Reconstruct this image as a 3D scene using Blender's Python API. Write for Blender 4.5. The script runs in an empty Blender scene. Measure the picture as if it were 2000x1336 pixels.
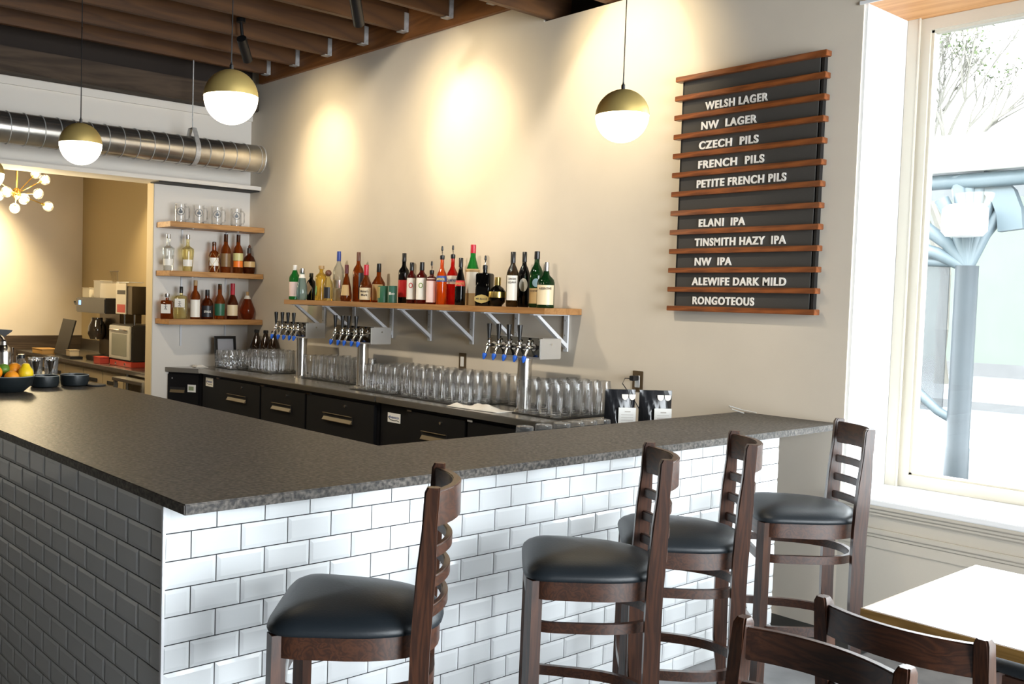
import bpy, bmesh, math, random
from mathutils import Vector, Matrix
random.seed(7)
PI = math.pi
SC = bpy.context.scene
COL = SC.collection

# ------------------------------------------------------------------ camera, sky, exposure
cam_d = bpy.data.cameras.new('camera'); cam = bpy.data.objects.new('camera', cam_d); COL.objects.link(cam)
yaw, pitch, roll = .6757, -.0479, .0269
f = Vector((math.sin(yaw)*math.cos(pitch), math.cos(yaw)*math.cos(pitch), math.sin(pitch)))
r0 = Vector((math.cos(yaw), -math.sin(yaw), 0)); u0 = r0.cross(f)
rr = math.cos(roll)*r0 + math.sin(roll)*u0; uu = -math.sin(roll)*r0 + math.cos(roll)*u0
cm = Matrix.Identity(4)
for i in range(3):
    cm[i][0] = rr[i]; cm[i][1] = uu[i]; cm[i][2] = -f[i]
cm.translation = Vector((-1.116, -2.3527, 1.5507))
cam.matrix_world = cm
cam_d.sensor_width = 36.0; cam_d.lens = 1883.2/2000*36.0
cam_d.shift_x = 232.4/2000; cam_d.shift_y = 4.3/2000
cam_d.clip_start = .05; cam_d.clip_end = 200
SC.camera = cam
SC.view_settings.view_transform = 'Standard'; SC.view_settings.look = 'None'
SC.view_settings.exposure = 1.48; SC.view_settings.gamma = 1.0; SC.view_settings.use_curve_mapping = False
SC.cycles.max_bounces = 12; SC.cycles.diffuse_bounces = 6; SC.cycles.glossy_bounces = 5
SC.cycles.transmission_bounces = 10; SC.cycles.transparent_max_bounces = 80
SC.cycles.sample_clamp_indirect = 6.0
SC.cycles.caustics_reflective = False; SC.cycles.caustics_refractive = False

W = bpy.data.worlds.new('overcast_sky'); SC.world = W; W.use_nodes = True
bg = W.node_tree.nodes['Background']; bg.inputs[0].default_value = (.90, .96, 1.0, 1); bg.inputs[1].default_value = 7.4

def portal(name, loc, rot, sx, sy):
    l = bpy.data.lights.new(name, 'AREA'); l.shape = 'RECTANGLE'; l.size = sx; l.size_y = sy
    l.cycles.is_portal = True
    o = bpy.data.objects.new(name, l); COL.objects.link(o); o.location = loc; o.rotation_euler = rot
portal('window_portal', (3.97, -1.25, 1.85), (0, PI/2, 0), 2.4, 2.1)
portal('window_portal', (3.97, -3.75, 1.85), (0, PI/2, 0), 2.4, 2.3)
portal('window_portal', (1.4, -6.05, 1.6), (PI/2, 0, 0), 4.4, 3.1)

def lamp(name, kind, loc, energy, color, target=None, size=.05, angle=50, blend=1.0):
    l = bpy.data.lights.new(name, kind); l.energy = energy; l.color = color
    if kind == 'SPOT':
        l.spot_size = math.radians(angle); l.spot_blend = blend
    l.shadow_soft_size = size
    o = bpy.data.objects.new(name, l); COL.objects.link(o); o.location = loc
    if target is not None:
        d = Vector(target) - Vector(loc); o.rotation_euler = d.to_track_quat('-Z', 'Y').to_euler()
    return o
WARM = (1.0, .80, .48)

# ------------------------------------------------------------------ materials
def newmat(name):
    m = bpy.data.materials.new(name); m.use_nodes = True
    return m, m.node_tree.nodes, m.node_tree.links
def plain(name, col, rough=.5, metal=0.0, coat=0.0, noise=0.0, nscale=20, bump=0.0, bscale=60, spec=.5, stretch=(1, 1, 1)):
    m, N, L = newmat(name); b = N['Principled BSDF']
    b.inputs['Base Color'].default_value = (*col, 1); b.inputs['Roughness'].default_value = rough
    b.inputs['Metallic'].default_value = metal; b.inputs['Coat Weight'].default_value = coat
    b.inputs['Coat Roughness'].default_value = .12; b.inputs['Specular IOR Level'].default_value = spec
    if noise or bump:
        tc = N.new('ShaderNodeTexCoord'); mp = N.new('ShaderNodeMapping'); mp.inputs['Scale'].default_value = stretch
        L.new(tc.outputs['Object'], mp.inputs['Vector'])
    if noise:
        nz = N.new('ShaderNodeTexNoise'); nz.inputs['Scale'].default_value = nscale; nz.inputs['Detail'].default_value = 5
        L.new(mp.outputs[0], nz.inputs['Vector'])
        rp = N.new('ShaderNodeValToRGB')
        rp.color_ramp.elements[0].position = .3; rp.color_ramp.elements[1].position = .7
        rp.color_ramp.elements[0].color = (*[c*(1-noise) for c in col], 1)
        rp.color_ramp.elements[1].color = (*[min(1, c*(1+noise)) for c in col], 1)
        L.new(nz.outputs[0], rp.inputs[0]); L.new(rp.outputs[0], b.inputs['Base Color'])
    if bump:
        nb = N.new('ShaderNodeTexNoise'); nb.inputs['Scale'].default_value = bscale; nb.inputs['Detail'].default_value = 3
        L.new(mp.outputs[0], nb.inputs['Vector'])
        bp = N.new('ShaderNodeBump'); bp.inputs['Strength'].default_value = bump; bp.inputs['Distance'].default_value = .004
        L.new(nb.outputs[0], bp.inputs['Height']); L.new(bp.outputs[0], b.inputs['Normal'])
    return m
def wood(name, c1, c2, axis='x', scale=6, rough=.45, coat=.0, ring=14.0):
    m, N, L = newmat(name); b = N['Principled BSDF']
    tc = N.new('ShaderNodeTexCoord'); mp = N.new('ShaderNodeMapping')
    st = {'x': (.08, 1, 1), 'y': (1, .08, 1), 'z': (1, 1, .08)}[axis]
    mp.inputs['Scale'].default_value = st
    L.new(tc.outputs['Object'], mp.inputs['Vector'])
    nz = N.new('ShaderNodeTexNoise'); nz.inputs['Scale'].default_value = scale; nz.inputs['Detail'].default_value = 6; nz.inputs['Distortion'].default_value = .6
    L.new(mp.outputs[0], nz.inputs['Vector'])
    wv = N.new('ShaderNodeMath'); wv.operation = 'MULTIPLY'; wv.inputs[1].default_value = ring
    fr = N.new('ShaderNodeMath'); fr.operation = 'PINGPONG'; fr.inputs[1].default_value = 1.0
    L.new(nz.outputs[0], wv.inputs[0]); L.new(wv.outputs[0], fr.inputs[0])
    rp = N.new('ShaderNodeValToRGB'); rp.color_ramp.elements[0].color = (*c1, 1); rp.color_ramp.elements[1].color = (*c2, 1)
    L.new(fr.outputs[0], rp.inputs[0]); L.new(rp.outputs[0], b.inputs['Base Color'])
    b.inputs['Roughness'].default_value = rough; b.inputs['Coat Weight'].default_value = coat; b.inputs['Coat Roughness'].default_value = .15
    return m
def thin_glass(name, tint=(.97, .98, .98), ior=1.5, rough=.02, body=0.0, bodycol=(1, 1, 1)):
    m, N, L = newmat(name); N.remove(N['Principled BSDF']); out = N['Material Output']
    tr = N.new('ShaderNodeBsdfTransparent'); tr.inputs[0].default_value = (*tint, 1)
    gl = N.new('ShaderNodeBsdfGlossy'); gl.inputs['Roughness'].default_value = rough
    fz = N.new('ShaderNodeFresnel'); fz.inputs[0].default_value = ior
    mx = N.new('ShaderNodeMixShader'); mn = N.new('ShaderNodeMath'); mn.operation = 'MINIMUM'; mn.inputs[1].default_value = .6; L.new(fz.outputs[0], mn.inputs[0])
    L.new(mn.outputs[0], mx.inputs[0]); L.new(tr.outputs[0], mx.inputs[1]); L.new(gl.outputs[0], mx.inputs[2])
    last = mx
    if body:
        df = N.new('ShaderNodeBsdfDiffuse'); df.inputs[0].default_value = (*bodycol, 1)
        m2 = N.new('ShaderNodeMixShader'); m2.inputs[0].default_value = body
        L.new(mx.outputs[0], m2.inputs[1]); L.new(df.outputs[0], m2.inputs[2]); last = m2
    L.new(last.outputs[0], out.inputs[0])
    return m
def liquid(name, col, body=.45):
    return thin_glass(name, tint=[c**.75 for c in col], ior=1.5, rough=.04, body=body*.35, bodycol=[c*.7 for c in col])
def glow(name, col, strength):
    m, N, L = newmat(name); N.remove(N['Principled BSDF'])
    e = N.new('ShaderNodeEmission'); e.inputs[0].default_value = (*col, 1); e.inputs[1].default_value = strength
    L.new(e.outputs[0], N['Material Output'].inputs[0])
    return m

M = {}
M['wall'] = plain('beige_paint', (.665, .60, .505), .75, noise=.03, nscale=3, bump=.08, bscale=220)
M['white_wall'] = plain('white_paint', (.73, .69, .635), .7, bump=.06, bscale=220)
M['reveal'] = plain('reveal_paint', (.80, .81, .82), .65)
M['trim'] = plain('taupe_trim_paint', (.60, .56, .47), .5)
M['wainscot'] = plain('wainscot_paint', (.52, .48, .41), .55, bump=.12, bscale=60)
M['darkwall'] = plain('dark_brown_paint', (.40, .36, .32), .7)
M['tan'] = plain('tan_paint', (.60, .50, .33), .7)
M['floor'] = plain('grey_concrete', (.20, .20, .205), .5, noise=.25, nscale=6)
M['deck'] = plain('dark_deck', (.020, .012, .008), .8)
M['joist'] = wood('joist_timber', (.066, .027, .009), (.115, .049, .015), 'x', 5, .6)
M['ledger'] = wood('ledger_timber', (.17, .062, .014), (.26, .10, .025), 'y', 6, .55)
M['oldbeam'] = wood('old_beam_timber', (.035, .022, .013), (.072, .047, .03), 'x', 5, .8)
M['galv'] = plain('galvanised_steel', (.50, .50, .50), .45, .4, noise=.2, nscale=30)
M['duct'] = plain('spiral_duct_steel', (.56, .545, .51), .25, .95, noise=.12, nscale=12)
M['steel'] = plain('brushed_steel', (.55, .54, .52), .27, 1.0, noise=.08, nscale=30, stretch=(30, 1, 30))
M['chrome'] = plain('chrome', (.78, .78, .78), .09, 1.0)
M['panelsteel'] = plain('satin_steel', (.62, .61, .59), .45, .85)
M['black_metal'] = plain('black_metal', (.012, .012, .013), .4, .3)
M['fridge'] = plain('black_fridge', (.006, .006, .007), .5, spec=.22)
M['shadowgap'] = plain('dark_recess', (.01, .01, .01), .7)
M['white_metal'] = plain('white_metal', (.72, .73, .75), .4)
M['oak'] = wood('shelf_oak', (.29, .135, .042), (.40, .20, .07), 'y', 9, .5)
M['oakx'] = wood('shelf_oak_side', (.32, .155, .05), (.44, .23, .08), 'x', 9, .5)
M['slat'] = wood('board_slat_oak', (.13, .033, .006), (.30, .085, .017), 'y', 22, .4, .3, 9)
M['board'] = plain('felt_board', (.052, .048, .043), .8, bump=.2, bscale=300)
M['letter'] = plain('white_letter', (.85, .83, .78), .5)
M['granite'] = None
M['tile'] = plain('white_tile_glaze', (.66, .685, .70), .10, spec=.55)
M['grout'] = plain('dark_grout', (.03, .03, .034), .9)
M['stoolwood'] = wood('stool_mahogany', (.024, .008, .0035), (.060, .020, .0078), 'z', 30, .38, .22)
M['stoolwoodx'] = wood('stool_mahogany_rail', (.024, .008, .0035), (.060, .020, .0078), 'x', 26, .38, .22)
M['vinyl'] = plain('black_vinyl', (.010, .014, .018), .42, bump=.10, bscale=160, spec=.38)
M['glass'] = thin_glass('clear_glass', (.993, .995, .995), 1.6, .015, .02, (1, 1, 1))
M['glassbase'] = thin_glass('thick_glass', (.965, .97, .97), 1.7, .03, .05, (1, 1, 1))
M['pane'] = thin_glass('window_glass', (.98, .99, .99), 1.25, .0)
M['mat'] = plain('black_rubber', (.012, .012, .012), .6)
M['brass'] = plain('brushed_brass', (.62, .46, .16), .48, .65, bump=.05, bscale=200)
M['gold'] = plain('polished_brass', (.75, .52, .17), .22, 1.0)
M['globe'] = glow('opal_globe', (1.0, .86, .62), 7.0)
M['bulb'] = glow('frosted_bulb', (1.0, .82, .50), 14.0)
M['towel'] = plain('white_towel', (.78, .75, .70), .9, bump=.5, bscale=250)
M['blue'] = plain('blue_plastic', (.02, .12, .60), .35)
M['blackplastic'] = plain('black_plastic', (.012, .012, .013), .3)
M['paper'] = plain('white_paper', (.80, .80, .78), .8)
M['white'] = plain('white_plastic', (.75, .75, .73), .5)
M['bowl'] = plain('matte_black_bowl', (.012, .016, .018), .35, bump=.05)
M['orange'] = plain('orange_peel', (.85, .30, .01), .45, bump=.3, bscale=180)
M['lemon'] = plain('lemon_peel', (.85, .60, .01), .42, bump=.3, bscale=180)
M['lime'] = plain('lime_peel', (.10, .22, .02), .42, bump=.3, bscale=180)
M['ice'] = thin_glass('ice', (.88, .9, .92), 1.4, .1, .25, (.9, .92, .95))
M['maple'] = wood('table_maple', (.66, .60, .54), (.73, .67, .61), 'y', 7, .22, .35)
M['tableedge'] = wood('table_edge_ply', (.20, .11, .025), (.30, .17, .045), 'y', 16, .5)
M['headerwood'] = wood('header_fir', (.56, .26, .09), (.70, .37, .15), 'y', 8, .5)
M['asphalt'] = plain('asphalt', (.050, .055, .061), .9, noise=.1, nscale=3)
M['sidewalk'] = plain('pale_sidewalk', (.078, .078, .078), .9, noise=.1, nscale=2)
M['shelterblue'] = plain('pale_blue_steel', (.068, .092, .105), .5)
M['shelterpost'] = plain('grey_blue_post', (.012, .019, .024), .55, noise=.15, nscale=4)
M['stucco'] = plain('pale_green_stucco', (.082, .098, .080), .9, noise=.04, nscale=1)
M['bark'] = plain('pale_bark', (.08, .075, .062), .9)
M['leaf'] = plain('pale_leaf', (.10, .13, .06), .7)
M['artpanel'] = thin_glass('etched_panel', (.85, .88, .9), 1.3, .2, .55, (.10, .105, .11))
def granite():
    m, N, L = newmat('leathered_granite'); b = N['Principled BSDF']
    tc = N.new('ShaderNodeTexCoord')
    n1 = N.new('ShaderNodeTexNoise'); n1.inputs['Scale'].default_value = 80; n1.inputs['Detail'].default_value = 6
    n2 = N.new('ShaderNodeTexVoronoi'); n2.inputs['Scale'].default_value = 160
    for n in (n1, n2): L.new(tc.outputs['Object'], n.inputs['Vector'])
    rp = N.new('ShaderNodeValToRGB'); e = rp.color_ramp.elements
    e[0].position = .38; e[0].color = (.012, .0105, .0095, 1); e[1].position = .70; e[1].color = (.12, .105, .09, 1)
    L.new(n1.outputs[0], rp.inputs[0]); L.new(rp.outputs[0], b.inputs['Base Color'])
    bp = N.new('ShaderNodeBump'); bp.inputs['Strength'].default_value = .35; bp.inputs['Distance'].default_value = .003
    n3 = N.new('ShaderNodeTexNoise'); n3.inputs['Scale'].default_value = 55; n3.inputs['Detail'].default_value = 4
    L.new(tc.outputs['Object'], n3.inputs['Vector']); L.new(n3.outputs[0], bp.inputs['Height']); L.new(bp.outputs[0], b.inputs['Normal'])
    b.inputs['Roughness'].default_value = .44; b.inputs['Specular IOR Level'].default_value = .36
    return m
M['granite'] = granite()

# ------------------------------------------------------------------ mesh builder
BM = {}
def pm(name, col, rough=.4, metal=0):
    if name not in BM: BM[name] = plain(name, col, rough, metal)
    return BM[name]
class MB:
    def __init__(s): s.bm = bmesh.new()
    def box(s, x0, x1, y0, y1, z0, z1, bev=0.0, seg=2):
        vs = [s.bm.verts.new(p) for p in ((x0,y0,z0),(x1,y0,z0),(x1,y1,z0),(x0,y1,z0),(x0,y0,z1),(x1,y0,z1),(x1,y1,z1),(x0,y1,z1))]
        fs = [s.bm.faces.new([vs[i] for i in q]) for q in ((3,2,1,0),(4,5,6,7),(0,1,5,4),(1,2,6,5),(2,3,7,6),(3,0,4,7))]
        if bev:
            es = list({e for f_ in fs for e in f_.edges})
            bmesh.ops.bevel(s.bm, geom=es, offset=bev, segments=seg, affect='EDGES')
        return s
    def prism(s, poly, a, b, axis='z'):
        # poly: list of 2D points; extruded along axis from a to b
        def P(p, h):
            return {'z': (p[0], p[1], h), 'x': (h, p[0], p[1]), 'y': (p[0], h, p[1])}[axis]
        lo = [s.bm.verts.new(P(p, a)) for p in poly]; hi = [s.bm.verts.new(P(p, b)) for p in poly]
        n = len(poly)
        f1 = s.bm.faces.new(lo); f2 = s.bm.faces.new(hi)
        for i in range(n): s.bm.faces.new((lo[i], lo[(i+1) % n], hi[(i+1) % n], hi[i]))
        return s
    def lathe(s, prof, cx=0, cy=0, cz=0, seg=20, sx=1.0, sy=1.0, mat=None, caps=True):
        # prof: (r, z) list bottom to top
        rings = []
        for r, z in prof:
            ring = []
            for i in range(seg):
                a = 2*PI*i/seg
                p = Vector((cx + sx*r*math.cos(a), cy + sy*r*math.sin(a), cz + z))
                ring.append(s.bm.verts.new(mat @ p if mat else p))
            rings.append(ring)
        for k in range(len(rings)-1):
            A, B = rings[k], rings[k+1]
            for i in range(seg): s.bm.faces.new((A[i], A[(i+1) % seg], B[(i+1) % seg], B[i]))
        if caps:
            s.bm.faces.new(list(reversed(rings[0]))); s.bm.faces.new(rings[-1])
        return s
    def cyl(s, p, q, r, seg=12, r2=None):
        p = Vector(p); q = Vector(q); d = (q-p); l = d.length
        mt = Matrix.Translation(p) @ d.to_track_quat('Z', 'Y').to_matrix().to_4x4()
        return s.lathe([(r, 0), (r if r2 is None else r2, l)], seg=seg, mat=mt)
    def tube(s, pts, r, seg=8, sq=None):
        # sweep a round (or rectangular sq=(w,h)) section along points
        pts = [Vector(p) for p in pts]; rings = []; up = Vector((0, 0, 1))
        for i, p in enumerate(pts):
            t = (pts[min(i+1, len(pts)-1)] - pts[max(i-1, 0)]).normalized()
            side = t.cross(up)
            if side.length < 1e-3: side = Vector((1, 0, 0))
            side.normalize(); nn = side.cross(t).normalized()
            rad = r[i] if isinstance(r, (list, tuple)) else r
            ring = []
            if sq:
                for a, b in ((-1,-1),(1,-1),(1,1),(-1,1)): ring.append(s.bm.verts.new(p + side*a*sq[0]/2 + nn*b*sq[1]/2))
            else:
                for k in range(seg):
                    an = 2*PI*k/seg; ring.append(s.bm.verts.new(p + side*rad*math.cos(an) + nn*rad*math.sin(an)))
            rings.append(ring)
        n = len(rings[0])
        for k in range(len(rings)-1):
            for i in range(n): s.bm.faces.new((rings[k][i], rings[k][(i+1) % n], rings[k+1][(i+1) % n], rings[k+1][i]))
        s.bm.faces.new(list(reversed(rings[0]))); s.bm.faces.new(rings[-1])
        return s
    def sphere(s, c, r, seg=20, rings=12, a0=-PI/2, a1=PI/2, sx=1, sy=1, sz=1):
        prof = []
        for i in range(rings+1):
            a = a0 + (a1-a0)*i/rings; prof.append((max(r*math.cos(a), 1e-4), r*math.sin(a)*sz))
        return s.lathe(prof, c[0], c[1], c[2], seg, sx, sy)
    def mesh(s, name, angle=38):
        bmesh.ops.recalc_face_normals(s.bm, faces=s.bm.faces)
        me = bpy.data.meshes.new(name); s.bm.to_mesh(me); s.bm.free()
        for p in me.polygons: p.use_smooth = True
        me.set_sharp_from_angle(angle=math.radians(angle))
        return me
def obj(name, mb, m, parent=None, loc=None, rotz=0.0, angle=38):
    me = mb.mesh(name, angle) if isinstance(mb, MB) else mb
    if m is not None and not me.materials: me.materials.append(m)
    o = bpy.data.objects.new(name, me); COL.objects.link(o)
    if parent: o.parent = parent
    if loc: o.location = loc
    if rotz: o.rotation_euler = (0, 0, rotz)
    return o
def tag(o, label, cat, group=None, kind=None):
    o['label'] = label; o['category'] = cat
    if group: o['group'] = group
    if kind: o['kind'] = kind
    return o
def thing(name, label, cat, loc=(0, 0, 0), rotz=0.0, group=None):
    o = bpy.data.objects.new(name, None); o.empty_display_size = .05; COL.objects.link(o)
    o.location = loc; o.rotation_euler = (0, 0, rotz)
    return tag(o, label, cat, group)
def struct(name, mb, m, parent=None):
    o = obj(name, mb, m, parent)
    if not parent: o['kind'] = 'structure'
    return o
def dup(root, loc, rotz=None, label=None, group=None):
    r = root.copy(); COL.objects.link(r); r.location = loc
    if rotz is not None: r.rotation_euler = (0, 0, rotz)
    if label: r['label'] = label
    if group: r['group'] = group
    for ch in list(root.children):
        c = ch.copy(); COL.objects.link(c); c.parent = r
        for g in list(ch.children):
            d = g.copy(); COL.objects.link(d); d.parent = c
    return r
def B(*a, **k): return MB().box(*a, **k)
def text_mesh(s, size, basis, origin, extrude=0.0, width=None, shear=0.0, align='LEFT', spacing=1.0, bold=.012):
    c = bpy.data.curves.new('lettering', 'FONT'); c.body = s; c.size = size; c.extrude = extrude; c.shear = shear; c.align_x = align
    c.offset = size*bold; c.space_character = spacing
    o = bpy.data.objects.new('tmp', c); COL.objects.link(o)
    bpy.context.view_layer.update()
    me = bpy.data.meshes.new_from_object(o.evaluated_get(bpy.context.evaluated_depsgraph_get()))
    bpy.data.objects.remove(o); bpy.data.curves.remove(c)
    k = 1.0
    if width:
        xs = [v.co.x for v in me.vertices]; k = width/(max(xs)-min(xs))
    bx, by, bz = [Vector(v) for v in basis]; og = Vector(origin)
    for v in me.vertices: v.co = og + bx*v.co.x*k + by*v.co.y + bz*v.co.z
    return me

XW = 3.42
# ------------------------------------------------------------------ room shell
struct('floor', B(-7, 3.95, -6.2, 10, -.1, 0), M['floor'])
mb = MB(); mb.box(XW, XW+.2, 1.88, 5.60, 0, 3.76); mb.box(XW, XW+.2, -.136, 1.88, 0, 3.305)
struct('wall_right', mb, M['wall'])
struct('wall_right_upper', B(3.60, 3.64, -6.1, 1.88, 3.305, 3.76), M['deck'])
# window side, reveal, wainscot
struct('wall_reveal', B(XW+.012, 3.98, -.15, -.134, .66, 2.98), M['reveal'])
mb = MB()
mb.box(XW+.20, 4.0, -.134, .0, 0, 3.3)
mb.box(XW, 3.98, -6.0, -.136, 0, .655); mb.box(XW, 3.98, -6.0, -.136, 3.14, 3.76); mb.box(XW, 3.98, -2.55, -2.3, .655, 3.14); mb.box(XW, 3.98, -6.0, -4.95, .655, 3.14)
struct('wall_window', mb, M['wainscot'])
mb = MB()
mb.box(3.385, 3.90, -2.5, -.138, .655, .682, .004)
mb.box(3.385, 3.90, -6.0, -2.5, .655, .682, .004)
struct('trim_1', mb, M['reveal'])                                     # window sill
mb = MB()
for z0, z1, d in ((.640, .655, .034), (.622, .638, .024), (.606, .620, .016), (.522, .545, .02), (.505, .520, .012)):
    mb.box(XW-d, XW+.01, -6.0, -.136, z0, z1, .003)
mb.box(XW-.008, XW+.01, -6, -.136, .455, .503, .002)
mb.box(XW-.02, XW+.01, -6, -.136, 0, .12, .003)
struct('trim_2', mb, M['wainscot'])
mb = MB(); mb.box(XW-.004, 3.90, -6.0, -.136, 2.98, 3.14)
struct('trim_3', mb, M['headerwood'])                                 # timber header over the window
struct('trim_4', B(XW-.012, XW-.003, -6.0, -.12, 2.975, 2.99), M['reveal'])
def window(name, y1, y0):
    mb = MB(); z0, z1 = .682, 2.98
    mb.box(3.84, 3.93, y1-.055, y1, z0, z1); mb.box(3.84, 3.93, y0, y0+.055, z0, z1)
    mb.box(3.86, 3.93, y1-.10, y1-.056, z0+.062, z1-.06); mb.box(3.86, 3.93, y0+.056, y0+.10, z0+.062, z1-.06)
    mb.box(3.86, 3.93, y0+.056, y1-.056, z0+.001, z0+.062); mb.box(3.86, 3.93, y0+.056, y1-.056, z1-.06, z1-.001)
    mb.box(3.875, 3.93, y1-.113, y1-.10, z0+.05, z1-.05); mb.box(3.875, 3.93, y0+.10, y1-.10, z0+.06, z0+.072); mb.box(3.875, 3.93, y0+.10, y1-.10, z1-.072, z1-.06)
    mb.cyl((3.842, y1-.056, z0), (3.842, y1-.056, z1), .006, 8)
    o = struct(name, mb, M['trim'])
    struct('window_pane', B(3.90, 3.906, y0+.09, y1-.09, z0+.05, z1-.05), M['pane'], o)
window('window_1', -.152, -2.29)
window('window_2', -2.56, -4.94)
# front wall behind the camera with a shop window, left wall
mb = MB()
mb.box(-7, -.8, -6.2, -6.0, 0, 3.76); mb.box(3.6, 3.98, -6.2, -6.0, 0, 3.76); mb.box(-.8, 3.6, -6.2, -6.0, 3.15, 3.76); mb.box(-.8, 3.6, -6.2, -6.0, 0, .05)
struct('wall_front', mb, M['darkwall'])
struct('wall_left', B(-7.2, -7, -6.2, 10, 0, 3.76), M['darkwall'])
struct('ceiling', B(-7, 3.98, -6.2, 5.6, 3.74, 3.80), M['deck'])
struct('ceiling_kitchen', B(-7, 3.62, 5.6, 9.8, 3.1, 3.2), M['tan'])
struct('wall_kitchen_right', B(XW, XW+.2, 5.601, 9.6, 0, 3.2), plain('olive_tan_paint', (.42, .335, .19), .7))
struct('wall_kitchen', B(-7, XW+.2, 9.6, 9.8, 0, 3.2), M['wall'])
struct('wall_back', B(-7, XW, 5.47, 5.60, 2.52, 3.24), M['white_wall'])
struct('wall_back_upper', B(-7, XW, 5.47, 5.60, 3.24, 3.74), M['deck'])
struct('wall_back_left', B(-7, -.6, 5.47, 5.60, 0, 2.52), M['wall'])
o = struct('wall_back_panel', B(2.478, XW, 5.47, 5.60, 0, 2.49), M['white_wall'])
struct('wall_end_cap', B(2.472, 2.479, 5.475, 5.597, 0, 2.49), M['tan'])
struct('trim_5', B(-7, XW-.002, 5.27, 5.61, 2.488, 2.522), M['white_wall'])     # white ledge above the opening
struct('ledge_shadow_strip', B(2.44, XW-.002, 5.30, 5.47, 2.478, 2.488), M['shadowgap'])  # black strip painted in as the shadow line under the ledge
struct('trim_7', B(-2, XW, 5.45, 5.47, 3.13, 3.19), M['white_wall'])
struct('baseboard_kitchen', B(-7, XW-.002, 9.57, 9.6, 0, .975), M['oldbeam'])

# ceiling timbers
ys = [2.262, 2.712, 3.197, 3.681, 4.168, 4.644, 5.107]
words = ['first', 'second', 'third', 'fourth', 'fifth', 'sixth', 'seventh']
for i, y in enumerate(reversed(ys)):
    t = thing('ceiling_joist', 'brown timber ceiling joist in a steel hanger, %s from the back wall beam' % words[i], 'joist', (0, y, 3.49), 0, 'ceiling joists on the ledger')
    obj('beam', B(-2.5, 3.372, -.025, .025, 0, .25, .004), M['joist'], t)
    mb = MB(); mb.box(3.335, 3.374, -.031, -.0255, 0, .13); mb.box(3.335, 3.374, .0255, .031, 0, .13); mb.box(3.31, 3.374, -.031, .031, -.006, -.0005)
    obj('joist_hanger', mb, M['galv'], t)
tag(obj('ledger_board', B(3.378, 3.419, 1.93, 5.29, 3.44, 3.70, .004), M['ledger']), 'orange brown ledger board along the top of the beige wall', 'ledger board')
mb = MB(); mb.box(-3, 3.40, 5.30, 5.46, 3.195, 3.385, .008)
tag(obj('timber_beam', mb, M['oldbeam']), 'old dark timber beam along the top of the white back wall', 'beam')
yy = 1.86; k = 0
lab = ['wide ceiling beam resting on the beige wall just right of the ledger board', 'ceiling beam on the wall top, second right of the ledger board']
while yy > -5.5:
    t = tag(obj('ceiling_beam', B(-6.9, 3.62, yy-.045, yy+.0, 3.312, 3.72, .004), M['joist']), lab[k] if k < 2 else 'dark ceiling beam overhead, out past the pendants', 'beam', 'ceiling beams right of the ledger')
    yy -= .46; k += 1
    if k > 5: break

# ------------------------------------------------------------------ ventilation duct
t = thing('ventilation_duct', 'round galvanised spiral duct running along the white wall over the kitchen opening', 'duct', (0, 5.10, 2.737))
rot = Matrix.Rotation(PI/2, 4, 'Y')
obj('duct_pipe', MB().lathe([(.119, -2.0), (.119, 3.29)], seg=40, mat=rot), M['duct'], t)
mb = MB()
x = -1.9
while x < 3.25:
    pts = []
    for i in range(33):
        a = 2*PI*i/32; pts.append((x + .02*math.sin(a*.5) + .018*i/32, .1205*math.cos(a), .1205*math.sin(a)))
    mb.tube(pts, .0035, 5); x += .125
obj('spiral_seam', mb, M['galv'], t)
obj('end_collar', MB().lathe([(.122, 3.285), (.124, 3.292), (.118, 3.30)], seg=40, mat=rot), M['galv'], t)
mb = MB(); pts = [(2.64, .123*math.cos(a), .123*math.sin(a)) for a in [PI/2 + PI*2*i/32 for i in range(33)]]
for i in range(32):
    p, q = pts[i], pts[i+1]
    vs = [mb.bm.verts.new((p[0]-.022, p[1], p[2])), mb.bm.verts.new((p[0]+.022, p[1], p[2])), mb.bm.verts.new((q[0]+.022, q[1], q[2])), mb.bm.verts.new((q[0]-.022, q[1], q[2]))]
    mb.bm.faces.new(vs)
mb.tube([(2.64, -.10, .07), (2.64, -.035, .19), (2.64, .035, .19), (2.64, .10, .07)], .01, sq=(.04, .004))
obj('hanger_strap', mb, M['galv'], t)
obj('hanger_rod', MB().cyl((2.64, 0, .185), (2.64, 0, .98), .005, 8), M['galv'], t)

# ------------------------------------------------------------------ pendants and spots
def pendant(x, y, z, label):
    t = thing('pendant_lamp', label, 'pendant lamp', (x, y, z), 0, 'globe pendants over the bar')
    R = .1074
    obj('lamp_shade', MB().sphere((0, 0, 0), R+.0015, 40, 10, .02, PI/2), M['brass'], t)
    obj('globe_diffuser', MB().sphere((0, 0, 0), R, 40, 12, -PI/2, .02), M['globe'], t)
    mb = MB(); mb.lathe([(.008, R), (.008, R+.02), (.004, R+.024), (.004, R+.03)], seg=12); mb.tube([(0, 0, R+.028), (.001, 0, .6), (-.001, 0, 3.735-z)], .0032, 8)
    obj('cord', mb, M['blackplastic'], t)
pendant(.79, 1.10, 2.332, 'brass and opal globe pendant over the left bar arm, nearest to the camera')
pendant(.755, 2.62, 2.305, 'smaller looking brass globe pendant in front of the duct')
pendant(2.105, .20, 2.322, 'brass globe pendant hanging left of the menu board')
pendant(.705, 4.10, 2.272, 'brass globe pendant cut off by the left picture edge')

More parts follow.
